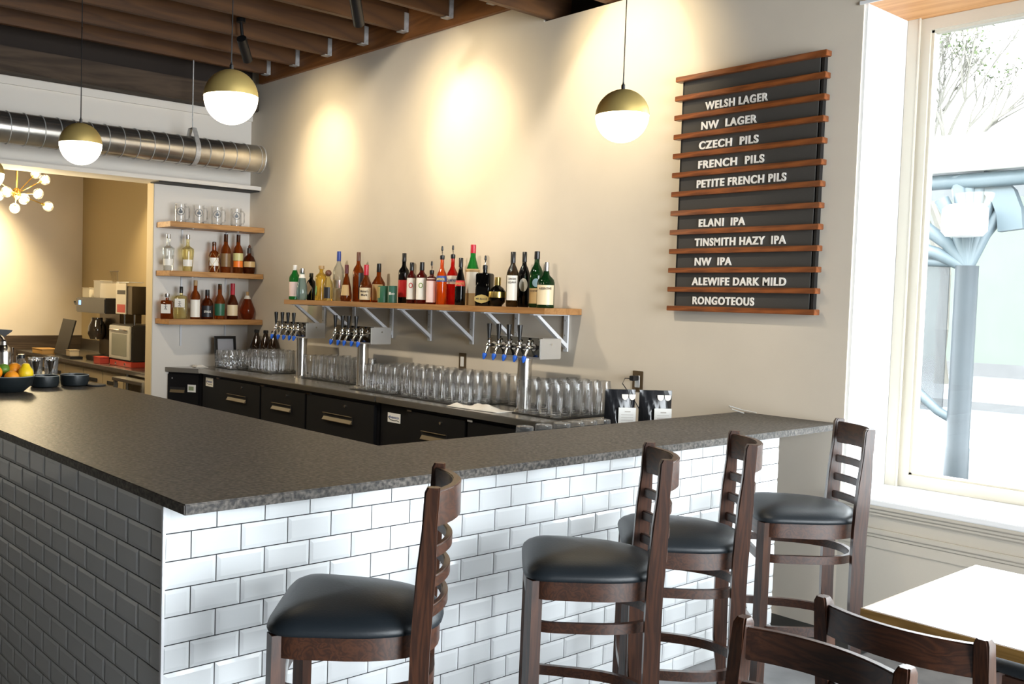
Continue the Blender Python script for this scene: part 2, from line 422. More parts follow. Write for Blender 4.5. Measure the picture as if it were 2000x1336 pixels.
def spot(loc, tip, mount, target, label, energy, ang=62):
    t = thing('ceiling_spotlight', label, 'spotlight', loc, 0, 'black spotlights under the joists')
    p = Vector(tip) - Vector(loc); d = p.normalized()
    mb = MB(); mb.cyl((0, 0, 0), p, .037, 20)
    obj('lamp_head', mb, M['black_metal'], t)
    mb = MB(); mb.cyl(p*.25, Vector(mount) - Vector(loc), .012, 10); mb.lathe([(.035, 0), (.035, .03)], *(Vector(mount)-Vector(loc)), seg=16)
    obj('mount', mb, M['black_metal'], t)
    obj('lens', MB().cyl(p*1.002, p*1.006, .022, 16), M['bulb'], t)
    lamp('spot_beam', 'SPOT', tuple(Vector(tip) + d*.02), energy, WARM, target, .03, ang)
    lamp('spot_flood', 'SPOT', tuple(Vector(tip) + d*.02), energy*.7, WARM, target, .03, 115)
spot((2.48, 4.02, 3.435), (2.60, 4.13, 3.315), (2.49, 4.05, 3.56), (3.42, 4.24, 2.63), 'black cylinder spotlight under the joists beside the nearer globe pendant', 19)
spot((2.47, 2.60, 3.43), (2.60, 2.72, 3.30), (2.48, 2.63, 3.56), (3.42, 2.50, 2.66), 'black cylinder spotlight under the joists at the top edge of the picture', 25)
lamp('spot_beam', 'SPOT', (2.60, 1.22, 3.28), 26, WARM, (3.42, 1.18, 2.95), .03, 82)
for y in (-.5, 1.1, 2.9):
    lamp('added_wall_fill', 'SPOT', (.9, y, 3.62), 70, (1, .88, .70), (3.42, y+.6, 1.3), .05, 100)  # unseen fill spots added to brighten the beige wall, no fixture

# ------------------------------------------------------------------ bar
WT, HT = .1545, .0761
def tiles(org, ua, na, L, first):
    mb = MB(); org = Vector(org); ua = Vector(ua); na = Vector(na); g = .0017
    for k in range(13):
        zt = .980 - k*HT; zb = zt - HT
        if zb < 0: zb = 0.0
        if zt - zb < .01: continue
        off = 0 if k % 2 == 0 else -WT/2
        n = 0
        while True:
            a = off + n*WT; b = a + WT; n += 1
            if a >= L: break
            a2, b2 = max(a, 0), min(b, L)
            if b2 - a2 < .012: continue
            a2 += g; b2 -= g; z0, z1 = zb+g, zt-g
            i = .011; h0, h1 = .002, .0047
            def P(u, z, h): return mb.bm.verts.new(org + ua*u + Vector((0, 0, z)) + na*h)
            ia = i if a == a2-g else .001; ib = i if b == b2+g else .001
            o0 = [P(a2, z0, 0), P(b2, z0, 0), P(b2, z1, 0), P(a2, z1, 0)]
            o1 = [P(a2, z0, h0), P(b2, z0, h0), P(b2, z1, h0), P(a2, z1, h0)]
            o2 = [P(a2+ia, z0+i, h1), P(b2-ib, z0+i, h1), P(b2-ib, z1-i, h1), P(a2+ia, z1-i, h1)]
            for A_, B_ in ((o0, o1), (o1, o2)):
                for q in range(4): mb.bm.faces.new((A_[q], A_[(q+1) % 4], B_[(q+1) % 4], B_[q]))
            mb.bm.faces.new(o2)
    return mb
t = thing('bar_counter', 'white tiled bar in an L shape under the dark granite top', 'bar', (0, 0, 0))
mb = MB(); mb.box(.013, 3.095, .007, .13, 0, .98); mb.box(.013, .13, .13, 4.25, 0, .98)
obj('knee_wall', mb, M['grout'], t)
obj('tile_face', tiles((.012, .007, 0), (1, 0, 0), (0, -1, 0), 3.085, 0), M['tile'], t, angle=5)['label'] = 'brightly lit white tile face behind the stools'
obj('tile_face', tiles((.013, .012, 0), (0, 1, 0), (-1, 0, 0), 4.23, 0), M['tile'], t, angle=5)['label'] = 'shaded white tile face at the left'
obj('corner_trim', B(.003, .0115, -.001, .011, 0, .98, .001), M['white_metal'], t)
poly = [(.001, -.128), (3.417, -.128), (3.417, .405), (1.04, .405), (1.04, 4.3), (.001, 4.3)]
mb = MB(); mb.prism(poly, .981, 1.01)
bmesh.ops.bevel(mb.bm, geom=list(mb.bm.edges), offset=.003, segments=2, affect='EDGES')
tag(obj('bar_countertop', mb, M['granite']), 'dark brown leathered granite bar top in an L shape', 'countertop')
tag(obj('black_floor_patch', B(3.10, 3.415, -.36, 1.0, 0.0, .012, .003), M['mat']), 'thin black patch on the floor at the wall under the right end of the bar', 'mat')  # thin black slab covering the floor in the gap by the wall
# under-bar shelf behind the front arm
t = thing('under_bar_shelf', 'steel under bar shelf behind the right arm of the bar', 'shelf', (0, 0, 0))
obj('shelf_board', B(1.75, 3.40, .42, .92, .852, .872, .003), M['steel'], t)
for xx in (1.8, 2.55, 3.35): obj('leg', B(xx-.02, xx+.02, .44, .88, 0, .84), M['steel'], t)
for i, (xx, yy_) in enumerate(((1.94, .53), (2.06, .53), (2.18, .53), (2.275, .53), (2.365, .53), (2.46, .53))):
    o = obj('mixing_glass', MB().lathe([(.045, 0), (.044, .01), (.038, .132), (.0375, .137), (.034, .139), (.001, .139)], seg=24), M['glassbase'], None, (xx, yy_, .8725))
    tag(o, 'upturned mixing glass whose base shows just above the bar top', 'glass', 'upturned mixing glasses behind the bar')

# ------------------------------------------------------------------ back bar fridges and steel top
def fridge(y0, y1, x0, label, z1=.90, doors=(), plate=None):
    t = thing('back_bar_fridge', label, 'fridge', (x0, y0, 0), 0, 'back bar fridges along the beige wall')
    L = y1 - y0; D = XW - .005 - x0
    obj('cabinet', B(.045, D, .004, L-.004, .06, z1-.042, .004), M['fridge'], t)
    obj('steel_top', B(0, D, 0, L-.002, z1-.04, z1, .004), M['steel'], t)
    obj('plinth', B(.09, D, .02, L-.02, 0, .06), M['shadowgap'], t)
    for a, b in doors:
        w = b - a
        mb = MB(); hz = z1-.22
        mb.box(.02, .045, a, b, .12, z1-.065, .003)
        d = obj('door', mb, M['fridge'], t)
        hy0, hy1 = a+.30*w, a+.72*w
        mb = MB(); mb.box(.0165, .0195, hy0-.006, hy1+.006, hz-.006, hz+.048)
        obj('handle_recess', mb, M['shadowgap'], d)
        mb = MB(); mb.box(.0005, .0165, hy0, hy1, hz-.003, hz+.0005); mb.box(.004, .0165, hy0, hy1, hz+.046, hz+.049)
        mb.prism([(.0165, hz), (.001, hz+.0), (.0165, hz+.022)], hy0, hy1, 'y')
        obj('handle', mb, pm('tan_handle', (.13, .095, .05), .5), d)
        obj('lock', MB().cyl((.021, a+.40*w, z1-.105), (.010, a+.40*w, z1-.105), .009, 12), M['chrome'], d)
        obj('hinge', B(.012, .03, b-.05, b-.005, z1-.066, z1-.055), M['chrome'], d)
    if plate:
        py, pz, pw, ph = plate
        p = obj('name_plate', B(.040, .0445, py-pw/2, py+pw/2, pz-ph/2, pz+ph/2, .001), M['paper'], t)
        me = text_mesh('Avantco', ph*.42, ((0, -1, 0), (0, 0, 1), (-1, 0, 0)), (.0395, py+pw*.42, pz-ph*.05), .0003, pw*.82, .25)
        obj('lettering', me, M['platetext'], p)
        mb = MB(); mb.tube([(.0395, py+pw*.44, pz+ph*.1), (.0395, py+pw*.3, pz-ph*.2), (.0395, py, pz-ph*.27), (.0395, py-pw*.25, pz-ph*.2), (.0395, py-pw*.4, pz-ph*.3)], .0022, 6)
        obj('flourish', mb, M['blackplastic'], p)
    return t
M['platetext'] = plain('plate_blue', (.04, .07, .25), .5)
fridge(1.19, 2.66, 2.765, 'black fridge with steel top at the right end, under the right tap tower', .90, [(.03, .60), (.62, 1.16)], (1.32, .77, .13, .062))
fridge(2.665, 5.17, 2.765, 'long black three door fridge with steel top in the middle of the back bar', .90, [(.03, .84), (.86, 1.48), (1.50, 2.20)], (2.37, .79, .13, .075))
t = thing('back_bar_fridge', 'short angled black fridge end with steel top against the white panel', 'fridge', (0, 0, 0), 0, 'back bar fridges along the beige wall')
pa, pb = Vector((2.79, 5.178, 0)), Vector((2.60, 5.466, 0))
ex_ = (pb-pa).normalized(); en_ = Vector((ex_.y, -ex_.x, 0))
if en_.x > 0: en_ = -en_
q_ = -en_*.028
obj('cabinet', MB().prism([tuple((pa+q_)[:2]), (2.634, 5.466), (3.41, 5.466), (3.41, 5.178)], .06, .852), M['fridge'], t)
obj('steel_top', MB().prism([tuple(pa[:2]), tuple(pb[:2]), (3.41, 5.466), (3.41, 5.178)], .853, .893), M['steel'], t)
def onfront(mb):
    m_ = Matrix(((ex_.x, en_.x, 0, pa.x), (ex_.y, en_.y, 0, pa.y), (0, 0, 1, 0), (0, 0, 0, 1))); mb.bm.transform(m_); return mb
d = obj('door', onfront(B(.02, .325, -.027, -.012, .12, .835, .002)), M['fridge'], t)
obj('handle_recess', onfront(B(.15, .30, -.0122, -.0095, .672, .722)), M['shadowgap'], d)
obj('handle', onfront(MB().prism([(-.0095, .676), (.004, .676), (-.0095, .70)], .155, .295, 'x')), pm('tan_handle', (.13, .095, .05), .5), d)
obj('lock', onfront(MB().cyl((.275, -.012, .80), (.275, -.004, .80), .008, 10)), M['chrome'], d)
p = obj('name_plate', onfront(B(.045, .125, -.0118, -.0095, .685, .75)), M['paper'], t)
obj('plate_print', onfront(B(.065, .115, -.0094, -.0090, .70, .735)), pm('sage_print', (.25, .30, .18)), p)

# ------------------------------------------------------------------ glasses
def glass_mesh(h, r):
    k = h/.175
    prof = [(.001, .004), (.029, 0), (.031, .002), (.032, .02), (.036, .08), (.0385, .125), (.0375, .145), (.034, .16), (.0335, .175)]
    mb = MB(); mb.lathe([(a*r/.0385, b*k) for a, b in prof], seg=18, caps=False)
    base = MB(); base.lathe([(.001, .001), (.027*r/.0385, .001), (.029*r/.0385, .004), (.030*r/.0385, .016*k), (.001, .019*k)], seg=18, caps=False)
    ring = MB(); pts = [(.0338*r/.0385*math.cos(2*PI*i/18), .0338*r/.0385*math.sin(2*PI*i/18), h) for i in range(19)]; ring.tube(pts, .0012, 5)
    return mb.mesh('bowl'), base.mesh('thick_base'), ring.mesh('rim')
gA = glass_mesh(.178, .0385); gB = glass_mesh(.192, .039)
towers = [(3.10, 1.642), (3.10, 3.256), (3.12, 4.095)]
def glass_block(x0, x1, y0, y1, label, group, parts, ms=(M['glass'], M['glassbase'], M['glass']), p=.0815, st=.012):
    first = None
    nx = int((x1-x0)/p)+1; ny = int((y1-y0)/p)+1
    for j in range(ny):
        for i in range(nx):
            x = x0 + i*p + random.uniform(-.002, .002) + (.0 if j % 2 else st); y = y0 + j*p + random.uniform(-.002, .002)
            if x > 3.379: continue
            if any(math.hypot(x-a, y-b) < .10 for a, b in towers): continue
            if first is None:
                first = thing('beer_glass', label, 'glass', (x, y, .9055), random.uniform(0, 6), group)
                for nm, me, mt in zip(('glass_wall', 'thick_base', 'rim'), parts, ms): obj(nm, me, mt, first)
            else:
                dup(first, (x, y, .9055), random.uniform(0, 6))
    return first
glass_block(3.06, 3.38, 4.46, 4.86, 'tall clear beer glass on the bar mat left of the leftmost tap tower', 'glasses left of the leftmost tower', gA)
glass_block(3.13, 3.38, 3.42, 4.02, 'tall clear beer glass on the mat between the leftmost and middle tap towers', 'glasses between the leftmost and middle towers', gA)
glass_block(2.935, 3.38, 2.70, 3.06, 'tall clear beer glass at the steel top seam right of the middle tap tower', 'glasses right of the middle tower', gA)
glass_block(2.935, 3.38, 1.98, 2.60, 'tall clear beer glass in the long block left of the rightmost tap tower', 'glasses left of the rightmost tower', gA)
glass_block(3.22, 3.38, 1.60, 1.92, 'tall clear beer glass behind the rightmost tap tower', 'glasses behind the rightmost tower', gA)
glass_block(2.960, 3.385, 1.26, 1.54, 'tall clear beer glass at the right end of the steel top', 'glasses at the right end', gB, p=.083, st=0)
for x0, x1, y0, y1, w in ((3.01, 3.40, 4.40, 4.92, 'under the glasses left of the leftmost tap tower'), (3.07, 3.40, 3.36, 4.02, 'between the leftmost and middle tap towers'), (2.885, 3.40, 2.68, 3.12, 'right of the middle tap tower'),
                       (2.885, 3.40, 1.93, 2.65, 'left of the rightmost tap tower'), (2.925, 3.40, 1.21, 1.57, 'at the right end of the steel top'), (3.185, 3.40, 1.575, 1.925, 'behind the right tap tower'), (2.95, 3.38, 4.94, 5.24, 'under the dimpled mugs')):
    tag(obj('bar_mat', B(x0, x1, y0, y1, .9002, .905, .002), M['mat']), 'thin black rubber bar mat ' + w, 'mat', 'rubber mats on the steel top')
# dimpled mugs at the far left
def mug_mesh():
    mb = MB(); prof = [(.036, 0), (.040, .01), (.043, .05), (.044, .10), (.043, .135), (.042, .15)]; seg = 20; rings = []
    for z_i in range(13):
        z = .15*z_i/12
        r = .038 + .006*math.sin(PI*z/.15)
        ring = []
        for i in range(seg):
            dd = .0028*math.cos(i*PI)*(1 if z_i % 4 < 2 else -1)*(1 if 1 < z_i < 11 else 0)
            a = 2*PI*i/seg; ring.append(mb.bm.verts.new(((r+dd)*math.cos(a), (r+dd)*math.sin(a), z)))
        rings.append(ring)
    for k in range(12):
        for i in range(seg): mb.bm.faces.new((rings[k][i], rings[k][(i+1) % seg], rings[k+1][(i+1) % seg], rings[k+1][i]))
    mb.bm.faces.new(rings[0])
    return mb.mesh('glass_wall', 20)
mm = mug_mesh()
mh = MB().tube([(.043, 0, .03), (.07, 0, .04), (.078, 0, .075), (.07, 0, .11), (.043, 0, .12)], .007, 8).mesh('handle')
first = None
for j in range(3):
    for i in range(3):
        x = 2.99 + i*.102; y = 4.985 + j*.098
        if first is None:
            first = thing('dimpled_mug', 'dimpled clear beer mug in the block by the black picture frame', 'mug', (x, y, .9055), 3.9, 'dimpled mugs at the left end of the steel top')
            obj('glass_wall', mm, M['glassbase'], first); obj('handle', mh, M['glassbase'], first)
        else: dup(first, (x, y, .9055), 3.9)

# ------------------------------------------------------------------ tap towers
def tower(cx, cy, xf, yn, yf, fy, bare, label):
    t = thing('tap_tower', label, 'beer tap tower', (cx, cy, .9), 0, 'steel tap towers on the back bar')
    obj('column', MB().lathe([(.060, 0), (.060, .006), (.045, .012), (.043, .02), (.043, .30), (.046, .302), (.046, .318)], seg=32), M['steelv'], t)
    X0 = xf-cx; Y0 = yn-cy; Y1 = yf-cy
    mb = MB(); mb.box(X0, X0+.18, Y0, Y1, .318, .437, .004)
    obj('head_box', mb, M['panelsteel'], t)
    mb = MB(); mb.box(X0-.004, X0+.001, Y0+.008, Y1-.004, .330, .428, .001); mb.box(X0-.010, X0+.03, Y0+.01, Y1, .428, .4415, .002)
    obj('face_plate', mb, M['blackchrome'], t)
    for k, y in enumerate(fy + bare):
        yy_ = y-cy; zc = .385
        fa = MB()
        fa.cyl((X0-.002, yy_, zc), (X0-.012, yy_, zc), .02, 14); fa.cyl((X0-.01, yy_, zc), (X0-.05, yy_, zc), .011, 12)
        fa.sphere((X0-.055, yy_, zc), .017, 14, 8)
        fa.tube([(X0-.055, yy_, zc), (X0-.066, yy_, zc-.02), (X0-.082, yy_, zc-.045), (X0-.086, yy_, zc-.056)], .0085, 10)
        fa.cyl((X0-.055, yy_, zc+.005), (X0-.055, yy_, zc+.042), .0075, 10); fa.lathe([(.012, 0), (.013, .006), (.009, .012)], X0-.055, yy_, zc+.028, 12)
        fo = obj('faucet', fa, M['chrome'], t)
        if k < len(fy):
            obj('tap_handle', MB().lathe([(.009, 0), (.010, .015), (.0155, .08), (.0155, .088), (.012, .09)], X0-.055, yy_, zc+.040, 14), M['blackplastic'], fo)
        mt = Matrix.Translation((X0-.0865, yy_, zc-.052)) @ Matrix.Rotation(.3, 4, 'Y')
        obj('tap_cover', MB().lathe([(.004, -.036), (.013, -.018), (.015, -.004), (.011, .002)], seg=10, mat=mt), M['blue'], fo)
    obj('back_lock', MB().cyl((X0+.09, Y0-.002, .405), (X0+.09, Y0-.006, .405), .006, 10), M['chrome'], t)
M['steelv'] = plain('column_steel', (.58, .56, .53), .22, 1.0, noise=.06, nscale=40, stretch=(1, 1, 20))
M['blackchrome'] = plain('dark_mirror', (.20, .19, .17), .08, 1.0)
tower(3.10, 1.642, 3.02, 1.447, 1.86, [1.815, 1.735, 1.650, 1.562], [1.49], 'steel tap tower with four black handles at the right end, right above the white towel')
tower(3.10, 3.256, 3.02, 3.053, 3.488, [3.42, 3.33, 3.255, 3.165], [3.09], 'steel tap tower with four black handles in the middle of the back bar')
tower(3.12, 4.095, 3.04, 3.913, 4.326, [4.27, 4.178, 4.095, 4.012], [3.95], 'steel tap tower with four black handles at the left, right of the brown jugs')

# ------------------------------------------------------------------ bottle shelf on the beige wall
t = thing('bottle_shelf', 'long oak wall shelf with white brackets and a row of liquor bottles', 'shelf', (0, 0, 0))
obj('shelf_board', B(3.089, 3.418, 1.488, 4.325, 1.478, 1.515, .002), M['oak'], t)
for y in (1.60, 2.02, 2.44, 2.88, 3.32, 3.80, 4.22):
    mb = MB()
    mb.box(3.405, 3.418, y-.016, y+.016, 1.25, 1.477); mb.box(3.10, 3.418, y-.014, y+.014, 1.4705, 1.4775)
    mb.prism([(3.13, 1.470), (3.16, 1.470), (3.405, 1.300), (3.405, 1.272)], y-.014, y+.014, 'y')
    b_ = obj('bracket', mb, M['white_metal'], t)
    mb = MB()
    for z in (1.27, 1.35, 1.44): mb.cyl((3.4045, y, z), (3.401, y, z), .005, 8)
    obj('screws', mb, M['galv'], b_)

# bottles -----------------------------------------------------------
def bm_(name, col, body=.45):
    if name not in BM: BM[name] = liquid('bottle_' + name, col, body)
    return BM[name]
AMBER = ('amber', (.46, .125, .018)); DAMBER = ('dark_amber', (.24, .048, .008)); CLEAR = ('clear', (.90, .92, .90)); PALE = ('pale_yellow', (.88, .78, .42)); YEL = ('yellow', (.90, .68, .16))
GREEN = ('green', (.05, .42, .10)); DGREEN = ('dark_green', (.02, .12, .035)); BLACK = ('black', (.012, .012, .012)); RED = ('red', (.75, .03, .02)); ORANGE = ('orange', (.95, .20, .015)); BLUEGR = ('blue_grey', (.50, .66, .68)); DRED = ('dark_red', (.22, .02, .015)); FROST = ('frost', (.80, .80, .74)); BROWN = ('brown', (.10, .055, .012))
def bottle(x, y, z, r, h, prof, liq, label, cap=None, lab=None, body=.45, square=False, face=None, group='bottles on the long oak shelf', pour=False, extra=None, txt=None, sy=1.0):
    """prof: list of (radius fraction, height fraction) of the glass; cap: (r0f, z0f, z1f, material); lab: (z0f, z1f, arc deg, material)"""
    t = thing('liquor_bottle', label, 'bottle', (x, y, z), face if face is not None else 0.0, group)
    seg = 24
    P = [(max(a*r, .001), b*h) for a, b in prof]
    mb = MB()
    if square:
        rings = []
        for a, b in P:
            k = 1.0 if a > .6*r else 0.0
            ring = []
            for i in range(seg):
                an = 2*PI*(i+.5)/seg; c, s_ = math.cos(an), math.sin(an)
                pw = .35 if k else 1.0
                px = math.copysign(abs(c)**pw, c)*a; py = math.copysign(abs(s_)**pw, s_)*a
                ring.append(mb.bm.verts.new((px, py, b)))
            rings.append(ring)
        for q in range(len(rings)-1):
            for i in range(seg): mb.bm.faces.new((rings[q][i], rings[q][(i+1) % seg], rings[q+1][(i+1) % seg], rings[q+1][i]))
        mb.bm.faces.new(rings[0]); mb.bm.faces.new(rings[-1])
    else:
        mb.lathe(P, seg=seg, sy=sy)
    obj('bottle_glass', mb, bm_(liq[0], liq[1], body), t)
    if cap:
        a, z0, z1, m_ = cap
        obj('cap', MB().lathe([(a*r, z0*h), (a*r*1.03, z0*h+.002), (a*r, z1*h-.002), (a*r*.9, z1*h)], seg=16), m_, t)
    if lab:
        z0, z1, arc, m_ = lab[:4]
        def rad(zf):
            for (a0, b0), (a1, b1) in zip(prof, prof[1:]):
                if b0 <= zf <= b1: return (a0 + (a1-a0)*((zf-b0)/(b1-b0) if b1 > b0 else 0))*r
            return prof[-1][0]*r
        mb = MB(); n = 12
        cen = lab[4] if len(lab) > 4 else PI*1.22
        if square:
            q = r*1.0+.0012; hw = r*.82
            mb.box(-q-.0008, -q, -hw, hw, z0*h, z1*h)
        else:
            zs = [z0 + (z1-z0)*k/6 for k in range(7)]; rings = []
            for zf in zs:
                ra = rad(zf)+.0012; rings.append([mb.bm.verts.new((ra*math.cos(cen-math.radians(arc)/2+math.radians(arc)*i/n), sy*ra*math.sin(cen-math.radians(arc)/2+math.radians(arc)*i/n), zf*h)) for i in range(n+1)])
            for k in range(6):
                for i in range(n): mb.bm.faces.new((rings[k][i], rings[k][i+1], rings[k+1][i+1], rings[k+1][i]))
        lo = obj('paper_label', mb, m_, t)
        if txt:
            rows = txt
            for (s, zf, size, w, tm) in rows:
                if square: cenv = Vector((-1, 0, 0)); q = r+.0028
                else: cenv = Vector((math.cos(cen), math.sin(cen), 0)); q = max(rad(z0), rad(z1))+.0022
                xd = Vector((-cenv.y, cenv.x, 0))
                me = text_mesh(s, size, (xd, (0, 0, 1), cenv), cenv*q - xd*w*.5 + Vector((0, 0, zf*h)), .0002, w)
                obj('lettering', me, tm, lo)
    if pour:
        z0 = prof[-1][1]*h
        mb = MB(); mb.lathe([(.014, z0-.004), (.016, z0+.004), (.016, z0+.022), (.011, z0+.026)], seg=14)
        po = obj('pour_spout', mb, M['blackplastic'], t)
        mb = MB(); mb.tube([(0, 0, z0+.02), (0, 0, z0+.045), (-.004, -.002, z0+.06)], .004, 8)
        obj('spout_tube', mb, M['chrome'], po)
        obj('spout_cap', MB().lathe([(.006, z0+.055), (.0075, z0+.06), (.006, z0+.083), (.003, z0+.086)], -.004, -.002, seg=10), M['blackplastic'], po)
    if extra: extra(t, r, h)
    return t
ROUND = lambda sh, nk, nr: [(.9, 0), (1, .02), (1, sh), (.93, sh+.06), (.6, sh+.14), (nr, nk), (nr, 1.0)]
WINE = lambda: [(.9, 0), (1, .02), (1, .56), (.95, .62), (.7, .70), (.42, .76), (.36, .80), (.36, 1.0)]
cream = pm('cream_label', (.72, .60, .40)); whitel = pm('white_label', (.78, .76, .70)); redl = pm('red_label', (.60, .025, .03)); blackl = pm('black_label', (.015, .015, .02)); goldl = pm('gold_label', (.62, .48, .18), .35, .4); greenl = pm('green_label', (.02, .11, .06)); tanl = pm('tan_label', (.55, .38, .17)); pinkl = pm('pink_label', (.72, .55, .52)); yellowl = pm('yellow_label', (.80, .62, .12)); bluel = pm('blue_label', (.03, .07, .28)); silverl = pm('silver_label', (.6, .6, .62), .3, .8); orangel = pm('orange_label', (.85, .20, .02))
redcap = pm('red_cap', (.50, .02, .04), .35); blackcap = M['blackplastic']; whitecap = pm('white_cap', (.75, .72, .68)); silvercap = pm('silver_cap', (.6, .6, .6), .25, 1); goldcap = pm('gold_cap', (.65, .48, .16), .3, 1); browncap = pm('brown_cap', (.13, .05, .03)); bluecap = pm('blue_cap', (.04, .07, .30)); corkcap = pm('cork_cap', (.45, .28, .12)); winecap = pm('wine_cap', (.10, .015, .02)); ink = pm('label_ink', (.05, .04, .04)); whiteink = pm('white_ink', (.8, .78, .72)); redink = pm('red_ink', (.5, .03, .03))
S0 = 1.5155
bottle(3.14, 4.249, S0, .045, .276, ROUND(.62, .86, .38), GREEN, 'green gin bottle at the left end of the long shelf', (.40, .86, 1.01, whitecap), (.10, .52, 110, pinkl))
bottle(3.14, 4.142, S0, .045, .250, [(.72, 0), (.95, .08), (1, .25), (.9, .45), (.6, .70), (.42, .80), (.40, 1.0)], BLUEGR, 'teardrop bottle of pale blue liquid on the long shelf', (.46, .86, 1.01, silvercap), (.70, .82, 200, whitel))
def diamond(t, r, h):
    mb = MB(); mb.prism([(-.034, .45*h), (0, .20*h), (.034, .45*h), (0, .68*h)], -r-.003, -r-.001, 'x')
    obj('paper_label', mb, pinkl, t)
bottle(3.27, 4.205, S0, .036, .219, [(.9, 0), (1, .02), (1, .62), (.9, .70), (.5, .76), (.42, .80), (.42, 1)], BLACK, 'black bottle with a pale diamond label on the long shelf', (.46, .84, 1.0, blackcap), extra=diamond, face=.35)
def agave(t, r, h):
    mb = MB(); mb.lathe([(.004, 0), (.008, .03), (.004, .075)], -r*.86, .006, .14*h, 8); obj('painted_agave', mb, pm('agave_green', (.12, .28, .03)), t)
bottle(3.18, 3.925+.005, S0, .050, .273, [(.98, 0), (1, .03), (.82, .35), (.86, .50), (.96, .66), (.8, .73), (.45, .78), (.30, .82), (.32, .93)], YEL, 'golden waisted tequila bottle on the long shelf', (.46, .90, 1.0, corkcap), body=.3, extra=agave)
bottle(3.19, 3.847, S0, .038, .240, [(.95, 0), (1, .02), (1, .52), (.85, .62), (.5, .70), (.42, .76), (.42, .80)], PALE, 'pale yellow bottle with a round bronze stopper on the long shelf', None, (.08, .44, 80, blackl), body=.3, extra=lambda t, r, h: obj('stopper', MB().sphere((0, 0, .895*h), .026*1.0, 16, 10), browncap, t))
bottle(3.31, 3.880, S0, .044, .391, [(.95, 0), (1, .01), (1, .60), (.85, .66), (.45, .74), (.36, .78), (.34, .99)], FROST, 'tall frosted clear bottle with a blue neck foil on the long shelf', (.38, .80, 1.0, bluecap), (.26, .42, 90, silverl), body=.55)
bottle(3.19, 3.606, S0, .045, .277, [(.9, 0), (1, .08), (1, .18), (.75, .42), (.5, .60), (.32, .70), (.32, .99)], AMBER, 'amber cognac bottle with sloping shoulders and a wine red foil', (.34, .76, 1.0, winecap), (.16, .45, 90, tanl))
bottle(3.31, 3.619, S0, .042, .379, [(.95, 0), (1, .01), (1, .60), (.85, .67), (.45, .74), (.36, .78), (.34, .99)], AMBER, 'tall amber bottle with a brown neck foil on the long shelf', (.37, .82, 1.0, browncap), (.05, .58, 100, blackl, PI*1.6))
bottle(3.19, 3.359, S0, .046, .275, [(.95, 0), (1, .02), (1, .42), (.9, .50), (.55, .60), (.36, .68), (.34, .98)], AMBER, 'squat whiskey bottle with a cream label and bright red wax top on the long shelf', (.40, .72, 1.0, redcap), (.06, .38, 130, cream), txt=[("Maker's", .26, .024, .06, ink), ('Mark', .16, .024, .05, ink)])
bottle(3.31, 3.361, S0, .052, .289, [(.95, 0), (1, .02), (1, .40), (.92, .50), (.6, .60), (.33, .68), (.30, .98)], AMBER, 'amber bourbon bottle with a black cap behind the green tins', (.33, .78, 1.0, blackcap), (.05, .46, 100, tanl))
def tin(x, y, r, h, c, label, stripe, t2):
    t = thing('tin', label, 'tin', (x, y, S0), 0, 'tins on the long shelf')
    obj('can', MB().lathe([(r, 0), (r, h-.004), (r*.95, h)], seg=24), c, t)
    if stripe:
        mb = MB()
        for k in range(7):
            a = PI*.75 + k*.16; mb.box(0, 0, 0, 0, 0, 0) if False else None
            mb.cyl(((r+.0)*math.cos(a), (r+.0)*math.sin(a), h*.28), (r*math.cos(a), r*math.sin(a), h*.95), .003, 6)
        obj('printed_stripes', mb, goldl, t)
    if t2:
        d = Vector((math.cos(PI*1.22), math.sin(PI*1.22), 0)); xd = Vector((-d.y, d.x, 0))
        obj('lettering', text_mesh(t2, .026, (xd, (0, 0, 1), d), d*(r+.001) - xd*.02 + Vector((0, 0, h*.48)), .0002, .04), whiteink, t)
tin(3.19, 3.145, .042, .120, greenl, 'green and gold striped tin on the long shelf', True, None)
tin(3.19, 3.042, .034, .121, pm('tin_green', (.02, .10, .07)), 'small dark green tin beside the dark bottle with a red label', False, 'Bo')
bottle(3.31, 3.065, S0, .039, .361, [(.95, 0), (1, .01), (1, .60), (.93, .66), (.5, .72), (.38, .76), (.36, .99)], BLACK, 'tall black bottle with a red label on the long shelf', (.40, .83, 1.0, blackcap), (.12, .46, 140, redl))
bottle(3.19, 2.831, S0, .034, .286, [(.95, 0), (1, .02), (1, .60), (.9, .68), (.5, .74), (.42, .78), (.42, .98)], DRED, 'dark red bottle with a white label and a red flower motif', (.46, .80, 1.0, blackcap), (.10, .62, 120, whitel), txt=[('O', .38, .05, .028, redink)])
bottle(3.19, 2.722, S0, .040, .287, [(.95, 0), (1, .02), (1, .60), (.9, .68), (.5, .74), (.38, .78), (.38, .98)], DRED, 'dark red bottle with a white label and a green fruit motif', (.41, .80, 1.0, blackcap), (.10, .62, 110, whitel), txt=[('O', .38, .05, .028, pm('green_ink', (.15, .25, .03)))])
bottle(3.19, 2.618, S0, .038, .206, [(.97, 0), (1, .02), (1, .80), (.85, .88), (.4, .93), (.36, 1.0)], DRED, 'square red bottle with a pale flowery label and a pour spout', None, (.06, .85, 110, pinkl), pour=True)
bottle(3.19, 2.515, S0, .035, .305, [(.95, 0), (1, .01), (1, .60), (.85, .68), (.5, .76), (.36, .82), (.36, 1.0)], ORANGE, 'orange aperitif bottle with a pour spout on the long shelf', None, (.50, .63, 150, bluel), pour=True, txt=[('APEROL', .53, .022, .055, yellowl)])
bottle(3.31, 2.541, S0, .041, .318, [(.95, 0), (1, .01), (1, .60), (.85, .68), (.5, .76), (.33, .82), (.33, 1.0)], RED, 'red bitter bottle with a pour spout on the long shelf', None, (.44, .62, 170, whitel), pour=True, txt=[('CAMPARI', .49, .028, .066, bluel)])
